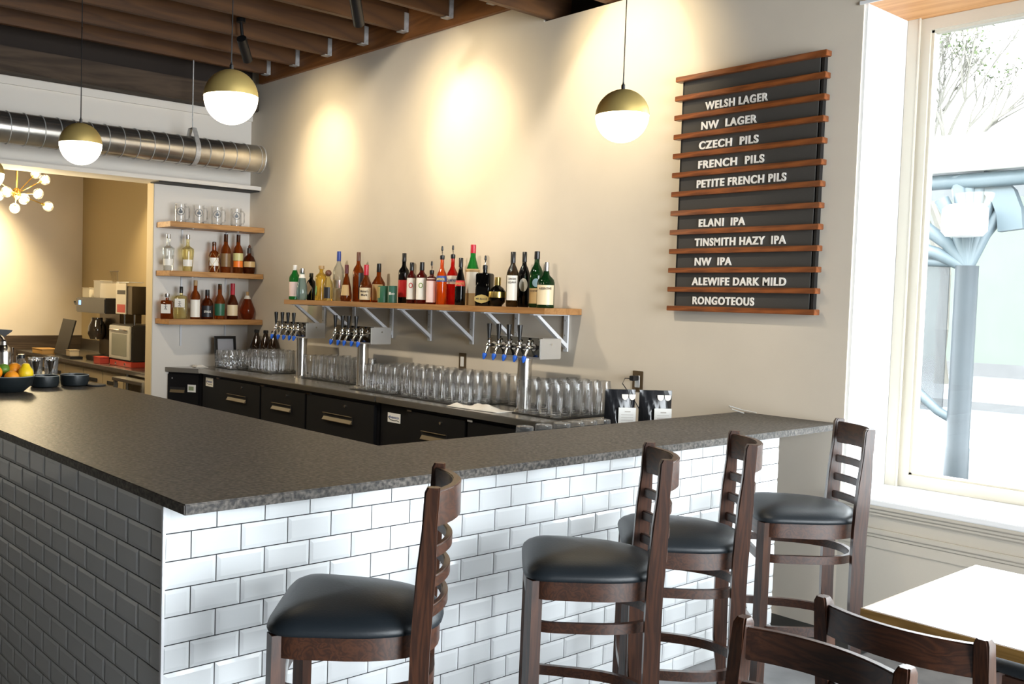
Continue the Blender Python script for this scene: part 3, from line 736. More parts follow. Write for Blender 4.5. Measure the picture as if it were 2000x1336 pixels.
bottle(3.19, 2.329, S0, .035, .310, [(.95, 0), (1, .02), (1, .42), (.75, .58), (.45, .70), (.36, .78), (.36, .99)], BLACK, 'black cream liqueur bottle left of the green bottle with a red cap', (.40, .80, 1.0, blackcap), (.40, .52, 140, redl), txt=[('BAILEYS', .43, .022, .055, goldl)])
def straw(t, r, h):
    mb = MB(); mb.lathe([(1.02*r, 0), (1.03*r, .03), (1.03*r, .20*h)], seg=24, caps=False); mb.lathe([(1.03*r, .55*h), (1.06*r, .58*h), (.90*r, .60*h)], seg=24, caps=False)
    obj('straw_wrap', mb, pm('straw', (.48, .34, .17), .8), t)
bottle(3.31, 2.343, S0, .045, .403, [(.95, 0), (1, .01), (1, .55), (.85, .62), (.52, .74), (.40, .80), (.38, .99)], GREEN, 'tall green bottle with a red cap and straw wrap on the long shelf', (.40, .86, 1.0, redcap), (.20, .55, 130, whitel), extra=straw)
def hexl(t, r, h):
    q = r+.002; w = r*.95
    mb = MB(); mb.prism([(-w, .14*h), (-w*.6, .10*h), (0, .07*h), (w*.6, .10*h), (w, .14*h), (w, .24*h), (w*.6, .28*h), (0, .31*h), (-w*.6, .28*h), (-w, .24*h)], -q, -q+.0015, 'x')
    lo = obj('paper_label', mb, goldl, t)
    obj('lettering', text_mesh('MR BLACK', .018, ((0, -1, 0), (0, 0, 1), (-1, 0, 0)), (-q-.0006, w*.8, .165*h), .0002, w*1.6), ink, lo)
bottle(3.19, 2.100, S0, .050, .235, [(.97, 0), (1, .02), (1, .84), (.90, .88), (.30, .90), (.28, 1.0)], BLACK, 'square black coffee liqueur bottle with a gold label and pour spout', None, square=True, pour=True, extra=hexl, face=.45)
def belt(t, r, h):
    obj('gold_belt', MB().lathe([(1.005*r, .30*h), (1.02*r, .34*h), (1.02*r, .46*h), (1.005*r, .50*h)], seg=28, caps=False), goldcap, t)
bottle(3.19, 1.983, S0, .054, .183, [(.55, 0), (.6, .05), (.9, .14), (1, .36), (.95, .50), (.7, .62), (.34, .70), (.32, .80)], BLACK, 'small round black liqueur bottle with a gold belt on the long shelf', (.36, .72, 1.0, goldcap), extra=belt)
bottle(3.19, 1.855, S0, .038, .339, WINE(), BROWN, 'brown wine shaped bottle with a tall white label on the long shelf', (.40, .80, 1.0, blackcap), (.12, .57, 110, whitel), txt=[('GINGER', .49, .018, .05, ink), ('LIQUEUR', .43, .016, .05, ink)])
def oval(t, r, h):
    d = Vector((math.cos(PI*1.22), math.sin(PI*1.22), 0)); xd = Vector((-d.y, d.x, 0)); mb = MB()
    vs = [mb.bm.verts.new(d*(r+.002) + xd*.026*math.cos(2*PI*i/20) + Vector((0, 0, .40*h + .042*math.sin(2*PI*i/20)))) for i in range(20)]; mb.bm.faces.new(vs)
    obj('oval_label', mb, whitel, t)
bottle(3.31, 1.883-.01, S0, .036, .345, WINE(), BLACK, 'black bottle with a white oval label on the long shelf', (.40, .82, 1.0, blackcap), extra=oval)
def seal(t, r, h):
    d = Vector((math.cos(PI*1.22), math.sin(PI*1.22), 0)); xd = Vector((-d.y, d.x, 0)); mb = MB()
    vs = [mb.bm.verts.new(d*(r+.002) + xd*.022*math.cos(2*PI*i/20) + Vector((0, 0, .44*h + .026*math.sin(2*PI*i/20)))) for i in range(20)]; mb.bm.faces.new(vs)
    obj('round_seal', mb, pm('seal_blue', (.25, .38, .45)), t)
bottle(3.31, 1.787-.02, S0, .043, .347, WINE(), DGREEN, 'dark green bitters bottle with a tan label beside the squat green bottle', (.40, .86, 1.0, blackcap), (.07, .34, 140, tanl), extra=seal, txt=[('FERNET-BRANCA', .28, .014, .07, ink)])
bottle(3.19, 1.578, S0, .052, .272, [(.97, 0), (1, .02), (1, .55), (.9, .62), (.4, .72), (.33, .80), (.30, .86), (.30, .98)], DGREEN, 'squat dark green bottle with a silver cap at the right end of the long shelf', (.32, .80, 1.0, silvercap), (.07, .50, 130, cream), txt=[('ABSINTHE', .40, .02, .075, ink)])

# ------------------------------------------------------------------ three shelves on the white panel
for i, (z, w) in enumerate(((2.148, 'top oak shelf on the white panel, holding glass mugs'), (1.732, 'middle oak shelf on the white panel'), (1.320, 'bottom oak shelf on the white panel'))):
    t = thing('wall_shelf', w, 'shelf', (0, 0, z), 0, 'oak shelves on the white panel')
    obj('shelf_board', B(2.50, 3.415, 5.195, 5.468, -.045, 0, .002), M['oakx'], t)
    for xx in (2.74, 3.18):
        mb = MB(); mb.box(xx-.007, xx+.007, 5.455, 5.468, -.17 if i < 2 else -.24, -.046); mb.box(xx-.007, xx+.007, 5.25, 5.468, -.0505, -.0455)
        obj('bracket', mb, M['white_metal'], t)
YB = 5.335
def mugs():
    first = None
    for i, (x, w) in enumerate(((2.657, 'first'), (2.830, 'second'), (3.007, 'third'), (3.200, 'fourth'))):
        lb = 'clear glass mug with a round black logo, %s from the left on the top shelf' % w
        if first is None:
            t = first = thing('beer_mug', lb, 'mug', (x, YB, 2.1485), 0, 'logo mugs on the top shelf')
            obj('glass_wall', MB().lathe([(.050, 0), (.051, .003), (.050, .17)], seg=24, caps=False), M['glass'], t)
            obj('thick_base', MB().lathe([(.047, .001), (.048, .018)], seg=24), M['glassbase'], t)
            obj('handle', MB().tube([(.049, 0, .025), (.075, 0, .03), (.085, 0, .05), (.085, 0, .12), (.075, 0, .14), (.049, 0, .145)], .007, 8), M['glass'], t)
            mb = MB(); d = Vector((-.38, -.925, 0)); xd = Vector((.925, -.38, 0))
            def disc(r_, z0, n=20, sx=1.0, off=(0, 0)):
                vs = [mb.bm.verts.new(d*.0525 + xd*(off[0]+r_*sx*math.cos(2*PI*i/n)) + Vector((0, 0, z0+off[1]+r_*math.sin(2*PI*i/n)))) for i in range(n)]; mb.bm.faces.new(vs)
            for k in range(22):
                a = 2*PI*k/22; disc(.0042, .095, 6, 1, (.031*math.cos(a), .031*math.sin(a)))
            disc(.014, .092, 16, 1.2); disc(.007, .112, 10)
            obj('printed_logo', mb, M['blackplastic'], t)
        else: dup(first, (x, YB, 2.1485), 0, lb)
mugs()
G2 = 'bottles on the middle shelf'; G3 = 'bottles on the bottom shelf'; FL = PI*1.36
def lb2(z0, z1, arc, m_): return (z0, z1, arc, m_, FL)
z = 1.7325
FLASK = [(.72, 0), (.76, .02), (1, .55), (.95, .62), (.4, .68), (.27, .72), (.25, .80), (.27, 1.0)]
bottle(2.551, YB, z, .055, .314, FLASK, CLEAR, 'clear tequila bottle at the left end of the middle shelf', (.32, .88, 1.0, silvercap), lb2(.14, .32, 110, whitel), body=.08, group=G2)
bottle(2.733, YB, z, .055, .318, FLASK, PALE, 'pale golden tequila bottle, second from the left on the middle shelf', (.32, .88, 1.0, silvercap), lb2(.14, .32, 110, whitel), body=.15, group=G2)
def net(t, r, h):
    mb = MB()
    for k in range(4):
        a = k*PI/2; pts = [((r+.001)*math.cos(a+s*2.2), (r+.001)*math.sin(a+s*2.2), s*.62*h) for s in [i/10 for i in range(11)]]; mb.tube(pts, .0018, 5)
        pts = [((r+.001)*math.cos(a-s*2.2), (r+.001)*math.sin(a-s*2.2), s*.62*h) for s in [i/10 for i in range(11)]]; mb.tube(pts, .0018, 5)
    obj('raffia_net', mb, pm('raffia', (.50, .36, .15), .8), t)
bottle(2.988, YB, z, .046, .272, [(.97, 0), (1, .03), (1, .55), (.8, .66), (.42, .72), (.40, .98)], AMBER, 'rum bottle in a raffia net on the middle shelf', (.36, .85, 1.0, blackcap), lb2(.22, .48, 110, whitel), extra=net, group=G2)
bottle(3.104, YB, z, .046, .347, [(.95, 0), (1, .02), (1, .55), (.85, .64), (.42, .74), (.40, .98)], AMBER, 'amber bottle with a dark label on the middle shelf', (.40, .80, 1.0, blackcap), lb2(.16, .50, 130, pm('dark_gold_label', (.20, .12, .05))), group=G2)
bottle(3.230, YB, z, .045, .350, [(.95, 0), (1, .02), (1, .55), (.85, .64), (.42, .74), (.40, .98)], AMBER, 'amber bottle with a cream and orange label on the middle shelf', (.40, .80, 1.0, blackcap), lb2(.16, .32, 130, orangel), group=G2, extra=lambda t, r, h: obj('upper_label', MB().lathe([(r+.001, .33*h), (r+.001, .52*h)], seg=24, caps=False), pm('olive_label', (.58, .55, .25)), t))
bottle(3.345, YB, z, .059, .234, [(.75, 0), (.9, .06), (1, .30), (.97, .50), (.7, .66), (.32, .74), (.28, .98)], DAMBER, 'round dark bourbon bottle with a stopper at the right end of the middle shelf', (.34, .80, 1.0, pm('dark_cap', (.04, .03, .025))), lb2(.26, .48, 120, tanl), group=G2, extra=lambda t, r, h: obj('stopper_top', MB().lathe([(.008, h), (.014, h+.01), (.006, h+.03)], seg=10), browncap, t))
def brush(t, r, h):
    mb = MB(); q = r+.0035; zc = .45*h
    for pts in ([(-.012, .02), (.012, .024)], [(.0, .03), (-.002, -.02)], [(-.014, .006), (.014, .008)], [(.002, .0), (-.012, -.02)], [(.0, .0), (.014, -.018)]):
        mb.tube([(-q, a, zc+b) for a, b in pts], .0016, 5)
    obj('brush_mark', mb, ink, t)
z = 1.3205
bottle(2.548, YB, z, .050, .216, [(.97, 0), (1, .02), (1, .66), (.9, .72), (.3, .76), (.28, .84)], AMBER, 'square amber whisky bottle with a white label at the left end of the bottom shelf', (.42, .86, 1.0, silvercap), (.22, .58, 0, whitel), square=True, group=G3, face=.9, extra=brush)
bottle(2.678, YB, z, .052, .280, [(.97, 0), (1, .02), (1, .66), (.9, .71), (.26, .74), (.25, .84)], PALE, 'square pale yellow whisky bottle with a black cap on the bottom shelf', (.30, .80, 1.0, blackcap), (.36, .62, 0, whitel), square=True, group=G3, body=.3, face=.9, extra=brush)
bottle(2.813, YB, z, .044, .338, [(.95, 0), (1, .02), (1, .58), (.8, .66), (.40, .74), (.36, .97)], AMBER, 'amber bottle with two white labels and a cork on the bottom shelf', (.40, .86, 1.0, corkcap), lb2(.05, .50, 130, whitel), group=G3)
bottle(2.930, YB, z, .052, .258, [(.95, 0), (1, .02), (1, .50), (.85, .62), (.4, .72), (.35, .98)], DAMBER, 'dark whiskey bottle with white lettering and a black cap on the bottom shelf', (.38, .80, 1.0, blackcap), lb2(.08, .46, 120, blackl), group=G3, txt=[('STAGG', .22, .026, .06, whiteink)])
bottle(3.053, YB, z, .048, .314, [(.9, 0), (1, .30), (1, .48), (.85, .58), (.42, .70), (.36, .98)], AMBER, 'amber rye bottle with a dark green label on the bottom shelf', (.36, .84, 1.0, pm('green_cap', (.02, .07, .03))), lb2(.10, .44, 130, greenl), group=G3)
bottle(3.182, YB, z, .050, .322, [(.95, 0), (1, .02), (1, .42), (.9, .50), (.55, .62), (.36, .70), (.32, .98)], DAMBER, 'whiskey bottle with a cream label and red wax top on the bottom shelf', (.40, .68, 1.0, redcap), lb2(.10, .40, 130, cream), group=G3)
bottle(3.335, YB, z, .068, .251, [(.55, 0), (.75, .06), (1, .28), (.97, .40), (.55, .68), (.30, .78), (.24, .86)], ('red_amber', (.50, .11, .03)), 'large drop shaped bottle of red amber liquid at the right end of the bottom shelf', (.20, .86, 1.0, corkcap), group=G3, extra=lambda t, r, h: obj('neck_collar', MB().lathe([(.47*r, .74*h), (.26*r, .86*h)], seg=18, caps=False), whitel, t))

# picture frame, jugs, napkin on the far steel top
t = thing('picture_frame', 'black picture frame leaning at the left end of the steel top', 'picture frame', (3.11, 5.30, .901))
mt = Matrix.Rotation(-.12, 4, 'X')
mb = MB()
for a in ((-.105, .105, 0, .025), (-.105, .105, .245, .27), (-.105, -.08, .025, .245), (.08, .105, .025, .245)):
    mb.box(a[0], a[1], -.008, .008, a[2], a[3])
mb.bm.transform(mt); obj('frame', mb, M['blackplastic'], t)
mb = B(-.08, .08, -.002, .004, .025, .245); mb.bm.transform(mt); obj('picture', mb, pm('grey_print', (.35, .36, .40)), t)
for i, (x, y, w) in enumerate(((3.2, 5.12, 'left'), (3.24, 4.985, 'middle'), (3.27, 4.85, 'right'))):
    pass
jug_p = [(.055, 0), (.062, .01), (.062, .17), (.05, .21), (.028, .265), (.021, .285), (.019, .30), (.023, .305), (.023, .325), (.018, .33)]
for i, (x, y, w) in enumerate(((3.345, 5.175, 'leftmost'), (3.345, 5.02, 'middle'), (3.345, 4.885, 'rightmost'))):
    lbl = 'dark brown glass jug with a black neck, %s of the three behind the mugs' % w
    t = thing('growler_jug', lbl, 'jug', (x, y, .9055), 0, 'brown jugs behind the mugs')
    obj('jug_body', MB().lathe(jug_p[:7], seg=24), pm('brown_glass', (.018, .009, .005), .08), t)
    obj('cap', MB().lathe(jug_p[6:], seg=16), M['blackplastic'], t)
def cloth(name, pts, z, label, cat, amp=.012, h=.02):
    # crumpled cloth draped over outline pts: a height field
    mb = MB(); nx, ny = 18, 10; grid = []
    (ax, ay), (bx, by), (cx, cy), (dx, dy) = pts
    for i in range(nx+1):
        row = []
        for j in range(ny+1):
            u_, v_ = i/nx, j/ny
            x = (ax*(1-u_)+bx*u_)*(1-v_) + (dx*(1-u_)+cx*u_)*v_; y = (ay*(1-u_)+by*u_)*(1-v_) + (dy*(1-u_)+cy*u_)*v_
            e = min(u_, 1-u_, v_, 1-v_)
            zz = z + .003 + (h*min(1, e*5))*(.5+.5*math.sin(u_*9+v_*4)) + amp*min(1, e*6)*(.5+.5*math.sin(u_*23-v_*11))
            row.append(mb.bm.verts.new((x + .006*math.sin(v_*14), y+.006*math.sin(u_*17), zz)))
        grid.append(row)
    for i in range(nx):
        for j in range(ny): mb.bm.faces.new((grid[i][j], grid[i+1][j], grid[i+1][j+1], grid[i][j+1]))
    o = obj(name, mb, M['towel'])
    md = o.modifiers.new('thickness', 'SOLIDIFY'); md.thickness = .003
    return tag(o, label, cat)
cloth('bar_towel', [(2.80, 2.00), (2.84, 1.60), (2.97, 1.60), (2.885, 1.99)], .9005, 'crumpled white bar towel on the steel top before the right tap tower', 'towel')
cloth('bar_napkin', [(2.83, 5.42), (2.81, 5.30), (2.92, 5.29), (2.93, 5.40)], .894, 'small crumpled white cloth at the far left of the steel top', 'cloth', .008, .012)

# ------------------------------------------------------------------ menu board
t = thing('menu_board', 'wooden slatted menu board with white letters on the beige wall', 'menu board', (0, 0, 0))
obj('backing_panel', B(3.384, 3.402, .045, .800, 1.545, 2.775), M['board'], t)
for y in (.030, .806): obj('side_rail', B(3.386, 3.416, y-.006, y+.006, 1.55, 2.77), M['black_metal'], t)
zs = [2.77, 2.669, 2.562, 2.461, 2.359, 2.254, 2.155, 2.05, 1.947, 1.845, 1.742, 1.636, 1.536]
for i, z in enumerate(zs):
    zc = 2.770 - i*(2.770-1.536)/12
    o = obj('slat', MB().box(3.352, 3.405, .0, .838, -.0135, .0135, .002), M['slat'], t); o.location = (0, 0, zc)
for s, a, b, z in (('WELSH LAGER', .663, .305, 2.591), ('NW  LAGER', .686, .365, 2.489), ('CZECH  PILS', .694, .351, 2.386), ('FRENCH  PILS', .695, .316, 2.284), ('PETITE FRENCH PILS', .699, .193, 2.182),
                   ('ELANI  IPA', .677, .406, 1.974), ('TINSMITH HAZY  IPA', .694, .176, 1.872), ('NW  IPA', .692, .473, 1.769), ('ALEWIFE DARK MILD', .700, .164, 1.664), ('RONGOTEOUS', .695, .336, 1.562)):
    me = text_mesh(s, .056, ((0, -1, 0), (0, 0, 1), (-1, 0, 0)), (3.3805, a, z), .003, a-b, spacing=1.12, bold=.03)
    bm = bmesh.new(); bm.from_mesh(me); todo = set(bm.verts); isl = []
    while todo:
        st_ = [todo.pop()]; cur = list(st_)
        while st_:
            for e in st_.pop().link_edges:
                for v in e.verts:
                    if v in todo: todo.discard(v); st_.append(v); cur.append(v)
        isl.append((max(v.co.y for v in cur), min(v.co.y for v in cur), cur))
    isl.sort(key=lambda q: -q[0]); words_ = s.split(); gaps = sorted(range(1, len(isl)), key=lambda k: isl[k][0]-isl[k-1][1])[:len(words_)-1]
    cuts = [0] + sorted(gaps) + [len(isl)]
    for w_, (c0, c1) in zip(words_, zip(cuts, cuts[1:])):
        keep = {v for q in isl[c0:c1] for v in q[2]}; wb = MB(); mp_ = {v: wb.bm.verts.new(v.co) for v in keep}
        for f_ in bm.faces:
            if f_.verts[0] in keep: wb.bm.faces.new([mp_[v] for v in f_.verts])
        o = obj('lettering', wb, M['letter'], t); o['label'] = 'white letters reading ' + w_
    bm.free()

# outlets
def outlet(y, z, label, m_, plug=False):
    t = thing('wall_outlet', label, 'outlet', (XW, y, z))
    obj('cover_plate', B(-.006, -.0005, -.036, .036, -.06, .06, .002), m_, t)
    obj('socket', B(-.009, -.006, -.017, .017, -.034, .034, .002), M['white'], t)
outlet(1.058, 1.112, 'brown wall outlet with a plugged in black adapter right of the glasses', M['galvbrown'] if 'galvbrown' in M else pm('bronze_plate', (.16, .11, .06), .4, .6))
outlet(2.53, 1.125, 'small wall outlet just above the glasses under the long shelf', pm('bronze_plate', (.16, .11, .06), .4, .6))
t = thing('plug_adapter', 'black power adapter with a thin cable in the wall outlet', 'adapter', (3.41, 1.058, 1.13))
obj('plug', B(-.055, 0, -.014, .014, -.012, .016, .003), M['blackplastic'], t)
obj('cable', MB().tube([(-.05, .0, 0), (-.07, .03, .0), (-.085, .035, -.03), (-.07, 0, -.08), (-.06, -.04, -.13), (-.06, -.08, -.18)], .0025, 6), M['blackplastic'], t)

# ------------------------------------------------------------------ black bags
def bag(x, y, z, w, h, rz, label):
    t = thing('pouch_bag', label, 'bag', (x, y, z), rz, 'black pouch bags behind the bar')
    mb = MB(); n = 12; rows = []
    for k in range(9):
        f_ = k/8; d = .045*(1-f_)**.7 + .004
        ring = []
        for i in range(n+1): 
            u_ = -1 + 2*i/n; ring.append(mb.bm.verts.new((u_*w/2*(1-.03*f_), -d*(1-abs(u_)**3)-.002 + .004*math.sin(9*u_+k), h*f_)))
        for i in range(n, -1, -1):
            u_ = -1 + 2*i/n; ring.append(mb.bm.verts.new((u_*w/2*(1-.03*f_), d*(1-abs(u_)**3)+.002, h*f_)))
        rows.append(ring)
    m_ = len(rows[0])
    for k in range(8):
        for i in range(m_): mb.bm.faces.new((rows[k][i], rows[k][(i+1) % m_], rows[k+1][(i+1) % m_], rows[k+1][i]))
    mb.bm.faces.new(rows[0]); mb.bm.faces.new(rows[-1])
    obj('bag_body', mb, pm('black_foil', (.012, .013, .016), .18), t)
    mb = MB()
    for cx in (.02, .058):
        vs = [mb.bm.verts.new((cx+.017*math.cos(PI*1.0+PI*i/10), -.022, h*.86+.02*math.sin(PI+PI*i/10))) for i in range(11)] + [mb.bm.verts.new((cx+.017, -.021, h*.90)), mb.bm.verts.new((cx-.017, -.021, h*.90))]
        mb.bm.faces.new(vs)
    obj('window_print', mb, pm('bag_window', (.60, .55, .48), .3), t)
    p = obj('card', B(-.022, .068, -.058, -.056, .04, h*.62), M['paper'], t)
    mb = MB()
    for k in range(6): mb.box(-.008 if k else .01, .055 if k else .04, -.0588, -.0582, h*.52-k*.014, h*.52-k*.014+(.002 if k else .006))
    obj('printed_lines', mb, pm('grey_ink', (.45, .42, .38)), p)
bag(2.945, .81, .8725, .162, .235, -.62, 'shiny black pouch bag with a white card, left of the pair behind the bar')
bag(3.088, .694, .8725, .175, .235, -.62, 'shiny black pouch bag with a white card, right of the pair behind the bar')
t = thing('plastic_clip', 'clear plastic cable end lying on the bar top by the wall', 'cable', (3.33, .33, 1.0105))
obj('cable', MB().tube([(.0, .0, .004), (-.03, .05, .02), (.02, .10, .03), (.07, .06, .012), (.08, -.02, .004)], .003, 6), pm('clear_cable', (.5, .5, .48), .3), t)

# ------------------------------------------------------------------ things on the left bar arm
def bowl(x, y, r, h, label, rim=True):
    t = thing('bowl', label, 'bowl', (x, y, 1.0105), 0, 'black bowls on the bar')
    prof = [(.001, 0), (.55*r, 0), (.62*r, .004), (.92*r, .45*h), (r, h), (.975*r, h), (.90*r, .47*h), (.60*r, .012), (.001, .010)]
    obj('bowl_shell', MB().lathe(prof, seg=32, caps=False), M['bowl'], t)
    obj('rim', MB().tube([(.988*r*math.cos(2*PI*i/32), .988*r*math.sin(2*PI*i/32), h) for i in range(33)], .0022, 6), pm('rim_grey', (.25, .27, .27), .3), t)
    return t
bowl(.455, 2.80, .128, .083, 'black bowl of citrus fruit at the left picture edge')
def dish(x, y, label):
    t = thing('bowl', label, 'bowl', (x, y, 1.0105), 0, 'black bowls on the bar')
    r, h = .078, .062
    obj('bowl_shell', MB().lathe([(.001, 0), (.80*r, 0), (.92*r, .006), (r, .03), (r, h), (.96*r, h), (.95*r, .03), (.85*r, .012), (.001, .011)], seg=32, caps=False), M['bowl'], t)
    obj('rim', MB().tube([(.98*r*math.cos(2*PI*i/32), .98*r*math.sin(2*PI*i/32), h) for i in range(33)], .0022, 6), pm('rim_grey', (.25, .27, .27), .3), t)
dish(.70, 2.97, 'empty shallow black bowl just right of the fruit bowl')
dish(.875, 2.99, 'empty shallow black bowl, right of the two beside the fruit bowl')
tag(obj('coaster', MB().lathe([(.052, 0), (.054, .003), (.054, .008), (.001, .009)], seg=28), M['mat'], None, (.975, 2.93, 1.0102)), 'round black coaster right of the black bowls', 'coaster')
def fruit(kind, m_, x, y, z, r, label, sz=1.0, tilt=0):
    t = thing(kind, label, 'fruit', (x, y, z), tilt, 'citrus fruit in the black bowl')
    mb = MB()
    if kind == 'lemon': mb.sphere((0, 0, 0), r, 20, 14); [setattr(v, 'co', Vector((v.co.x*.92, v.co.y*.92, v.co.z + (.012*(1 if v.co.z > 0 else -1) if abs(v.co.z) > r*.9 else 0)))) for v in mb.bm.verts]
    else: mb.sphere((0, 0, 0), r, 20, 14, sz=sz)
    obj('peel', mb, m_, t)
    obj('stem_end', MB().cyl((0, 0, r*sz*.985), (0, 0, r*sz*1.01), .004, 8), M['lime'], t)
fruit('lemon', M['lemon'], .535, 2.775, 1.105, .042, 'yellow lemon on top at the right of the fruit bowl')
fruit('orange', M['orange'], .455, 2.745, 1.085, .038, 'orange in front at the middle of the fruit bowl')
fruit('orange', M['orange'], .500, 2.848, 1.118, .038, 'orange at the right rim behind the lemon')
fruit('orange', M['orange'], .383, 2.79, 1.112, .038, 'orange half cut by the left picture edge')
fruit('lime', M['lime'], .445, 2.85, 1.122, .034, 'green lime behind the front orange', .9)
def jigger(x, y, label):
    t = thing('jigger', label, 'jigger', (x, y, 1.0105), 0, 'steel jiggers on the bar')
    obj('cups', MB().lathe([(.020, 0), (.008, .055), (.010, .06), (.026, .125), (.024, .125), (.009, .065), (.001, .064)], seg=20, caps=False), M['chrome'], t)
    obj('rim', MB().lathe([(.026, .118), (.0285, .12), (.0285, .128), (.025, .128)], seg=20, caps=False), M['chrome'], t)
jigger(.845, 3.30, 'steel hourglass jigger before the right tumbler of ice')
jigger(.760, 3.30, 'steel hourglass jigger before the left tumbler of ice')
for x, w in ((.800, 'left'), (.892, 'right')):
    t = thing('ice_tumbler', 'steel rimmed tumbler of ice on the bar, %s of the pair' % w, 'tumbler', (x, 3.42, 1.0105), 0, 'tumblers of ice')
    obj('cup', MB().lathe([(.036, 0), (.042, .13), (.040, .13), (.034, .004)], seg=24, caps=False), M['glassbase'], t)
    obj('rim', MB().lathe([(.041, .118), (.044, .12), (.044, .132), (.039, .132)], seg=24, caps=False), M['chrome'], t)
    mb = MB()
    for k in range(14):
        a = random.uniform(0, 6.28); rr_ = random.uniform(0, .022); zz = random.uniform(.02, .11); q = .009; cx_, cy_ = rr_*math.cos(a), rr_*math.sin(a)
        mb.box(cx_-q, cx_+q, cy_-q, cy_+q, zz-q, zz+q, .002)
    o = obj('ice', mb, M['ice'], t); o['kind'] = 'stuff'
t = thing('cocktail_shaker', 'tall steel cocktail shaker at the left picture edge', 'shaker', (.580, 3.30, 1.0105))
obj('shaker_body', MB().lathe([(.036, 0), (.042, .17), (.036, .20), (.02, .215), (.018, .235), (.008, .245)], seg=28), M['steelv'], t)
obj('spout', MB().tube([(.0, 0, .24), (-.01, 0, .26), (-.03, 0, .27)], .008, 8), M['chrome'], t)
t = thing('folded_apron', 'black folded cap hung over a stand behind the shaker', 'cap', (.570, 3.43, 1.0105))
obj('stand', MB().cyl((0, 0, 0), (0, 0, .27), .006, 8), M['black_metal'], t)
mb = MB(); mb.prism([(-.12, .26), (.03, .245), (.085, .285), (.09, .295), (-.02, .30), (-.12, .305)], -.03, .03, 'y'); obj('brim', mb, M['mat'], t)
t = thing('tool_holder', 'black holder of bar spoons and picks behind the fruit', 'holder', (.685, 3.47, 1.0105))
obj('cup', MB().lathe([(.035, 0), (.038, .09), (.035, .09), (.032, .004)], seg=20, caps=False), M['blackplastic'], t)
for dx, dy, hh in ((.0, .0, .19), (-.015, .01, .15), (.012, -.012, .14)):
    obj('bar_spoon', MB().tube([(dx, dy, .01), (dx*1.4, dy*1.4, hh-.03), (dx*1.5, dy*1.5, hh)], [.0025, .0025, .006], 8), M['chrome'], t)
t = thing('glass_cruet', 'small clear bottle with a black top behind the lemon', 'bottle', (.700, 3.365, 1.0105))
obj('bottle_glass', MB().lathe([(.028, 0), (.030, .01), (.030, .10), (.018, .125), (.016, .135)], seg=20), M['glassbase'], t)
obj('cap', MB().lathe([(.019, .133), (.019, .155)], seg=16), M['blackplastic'], t)

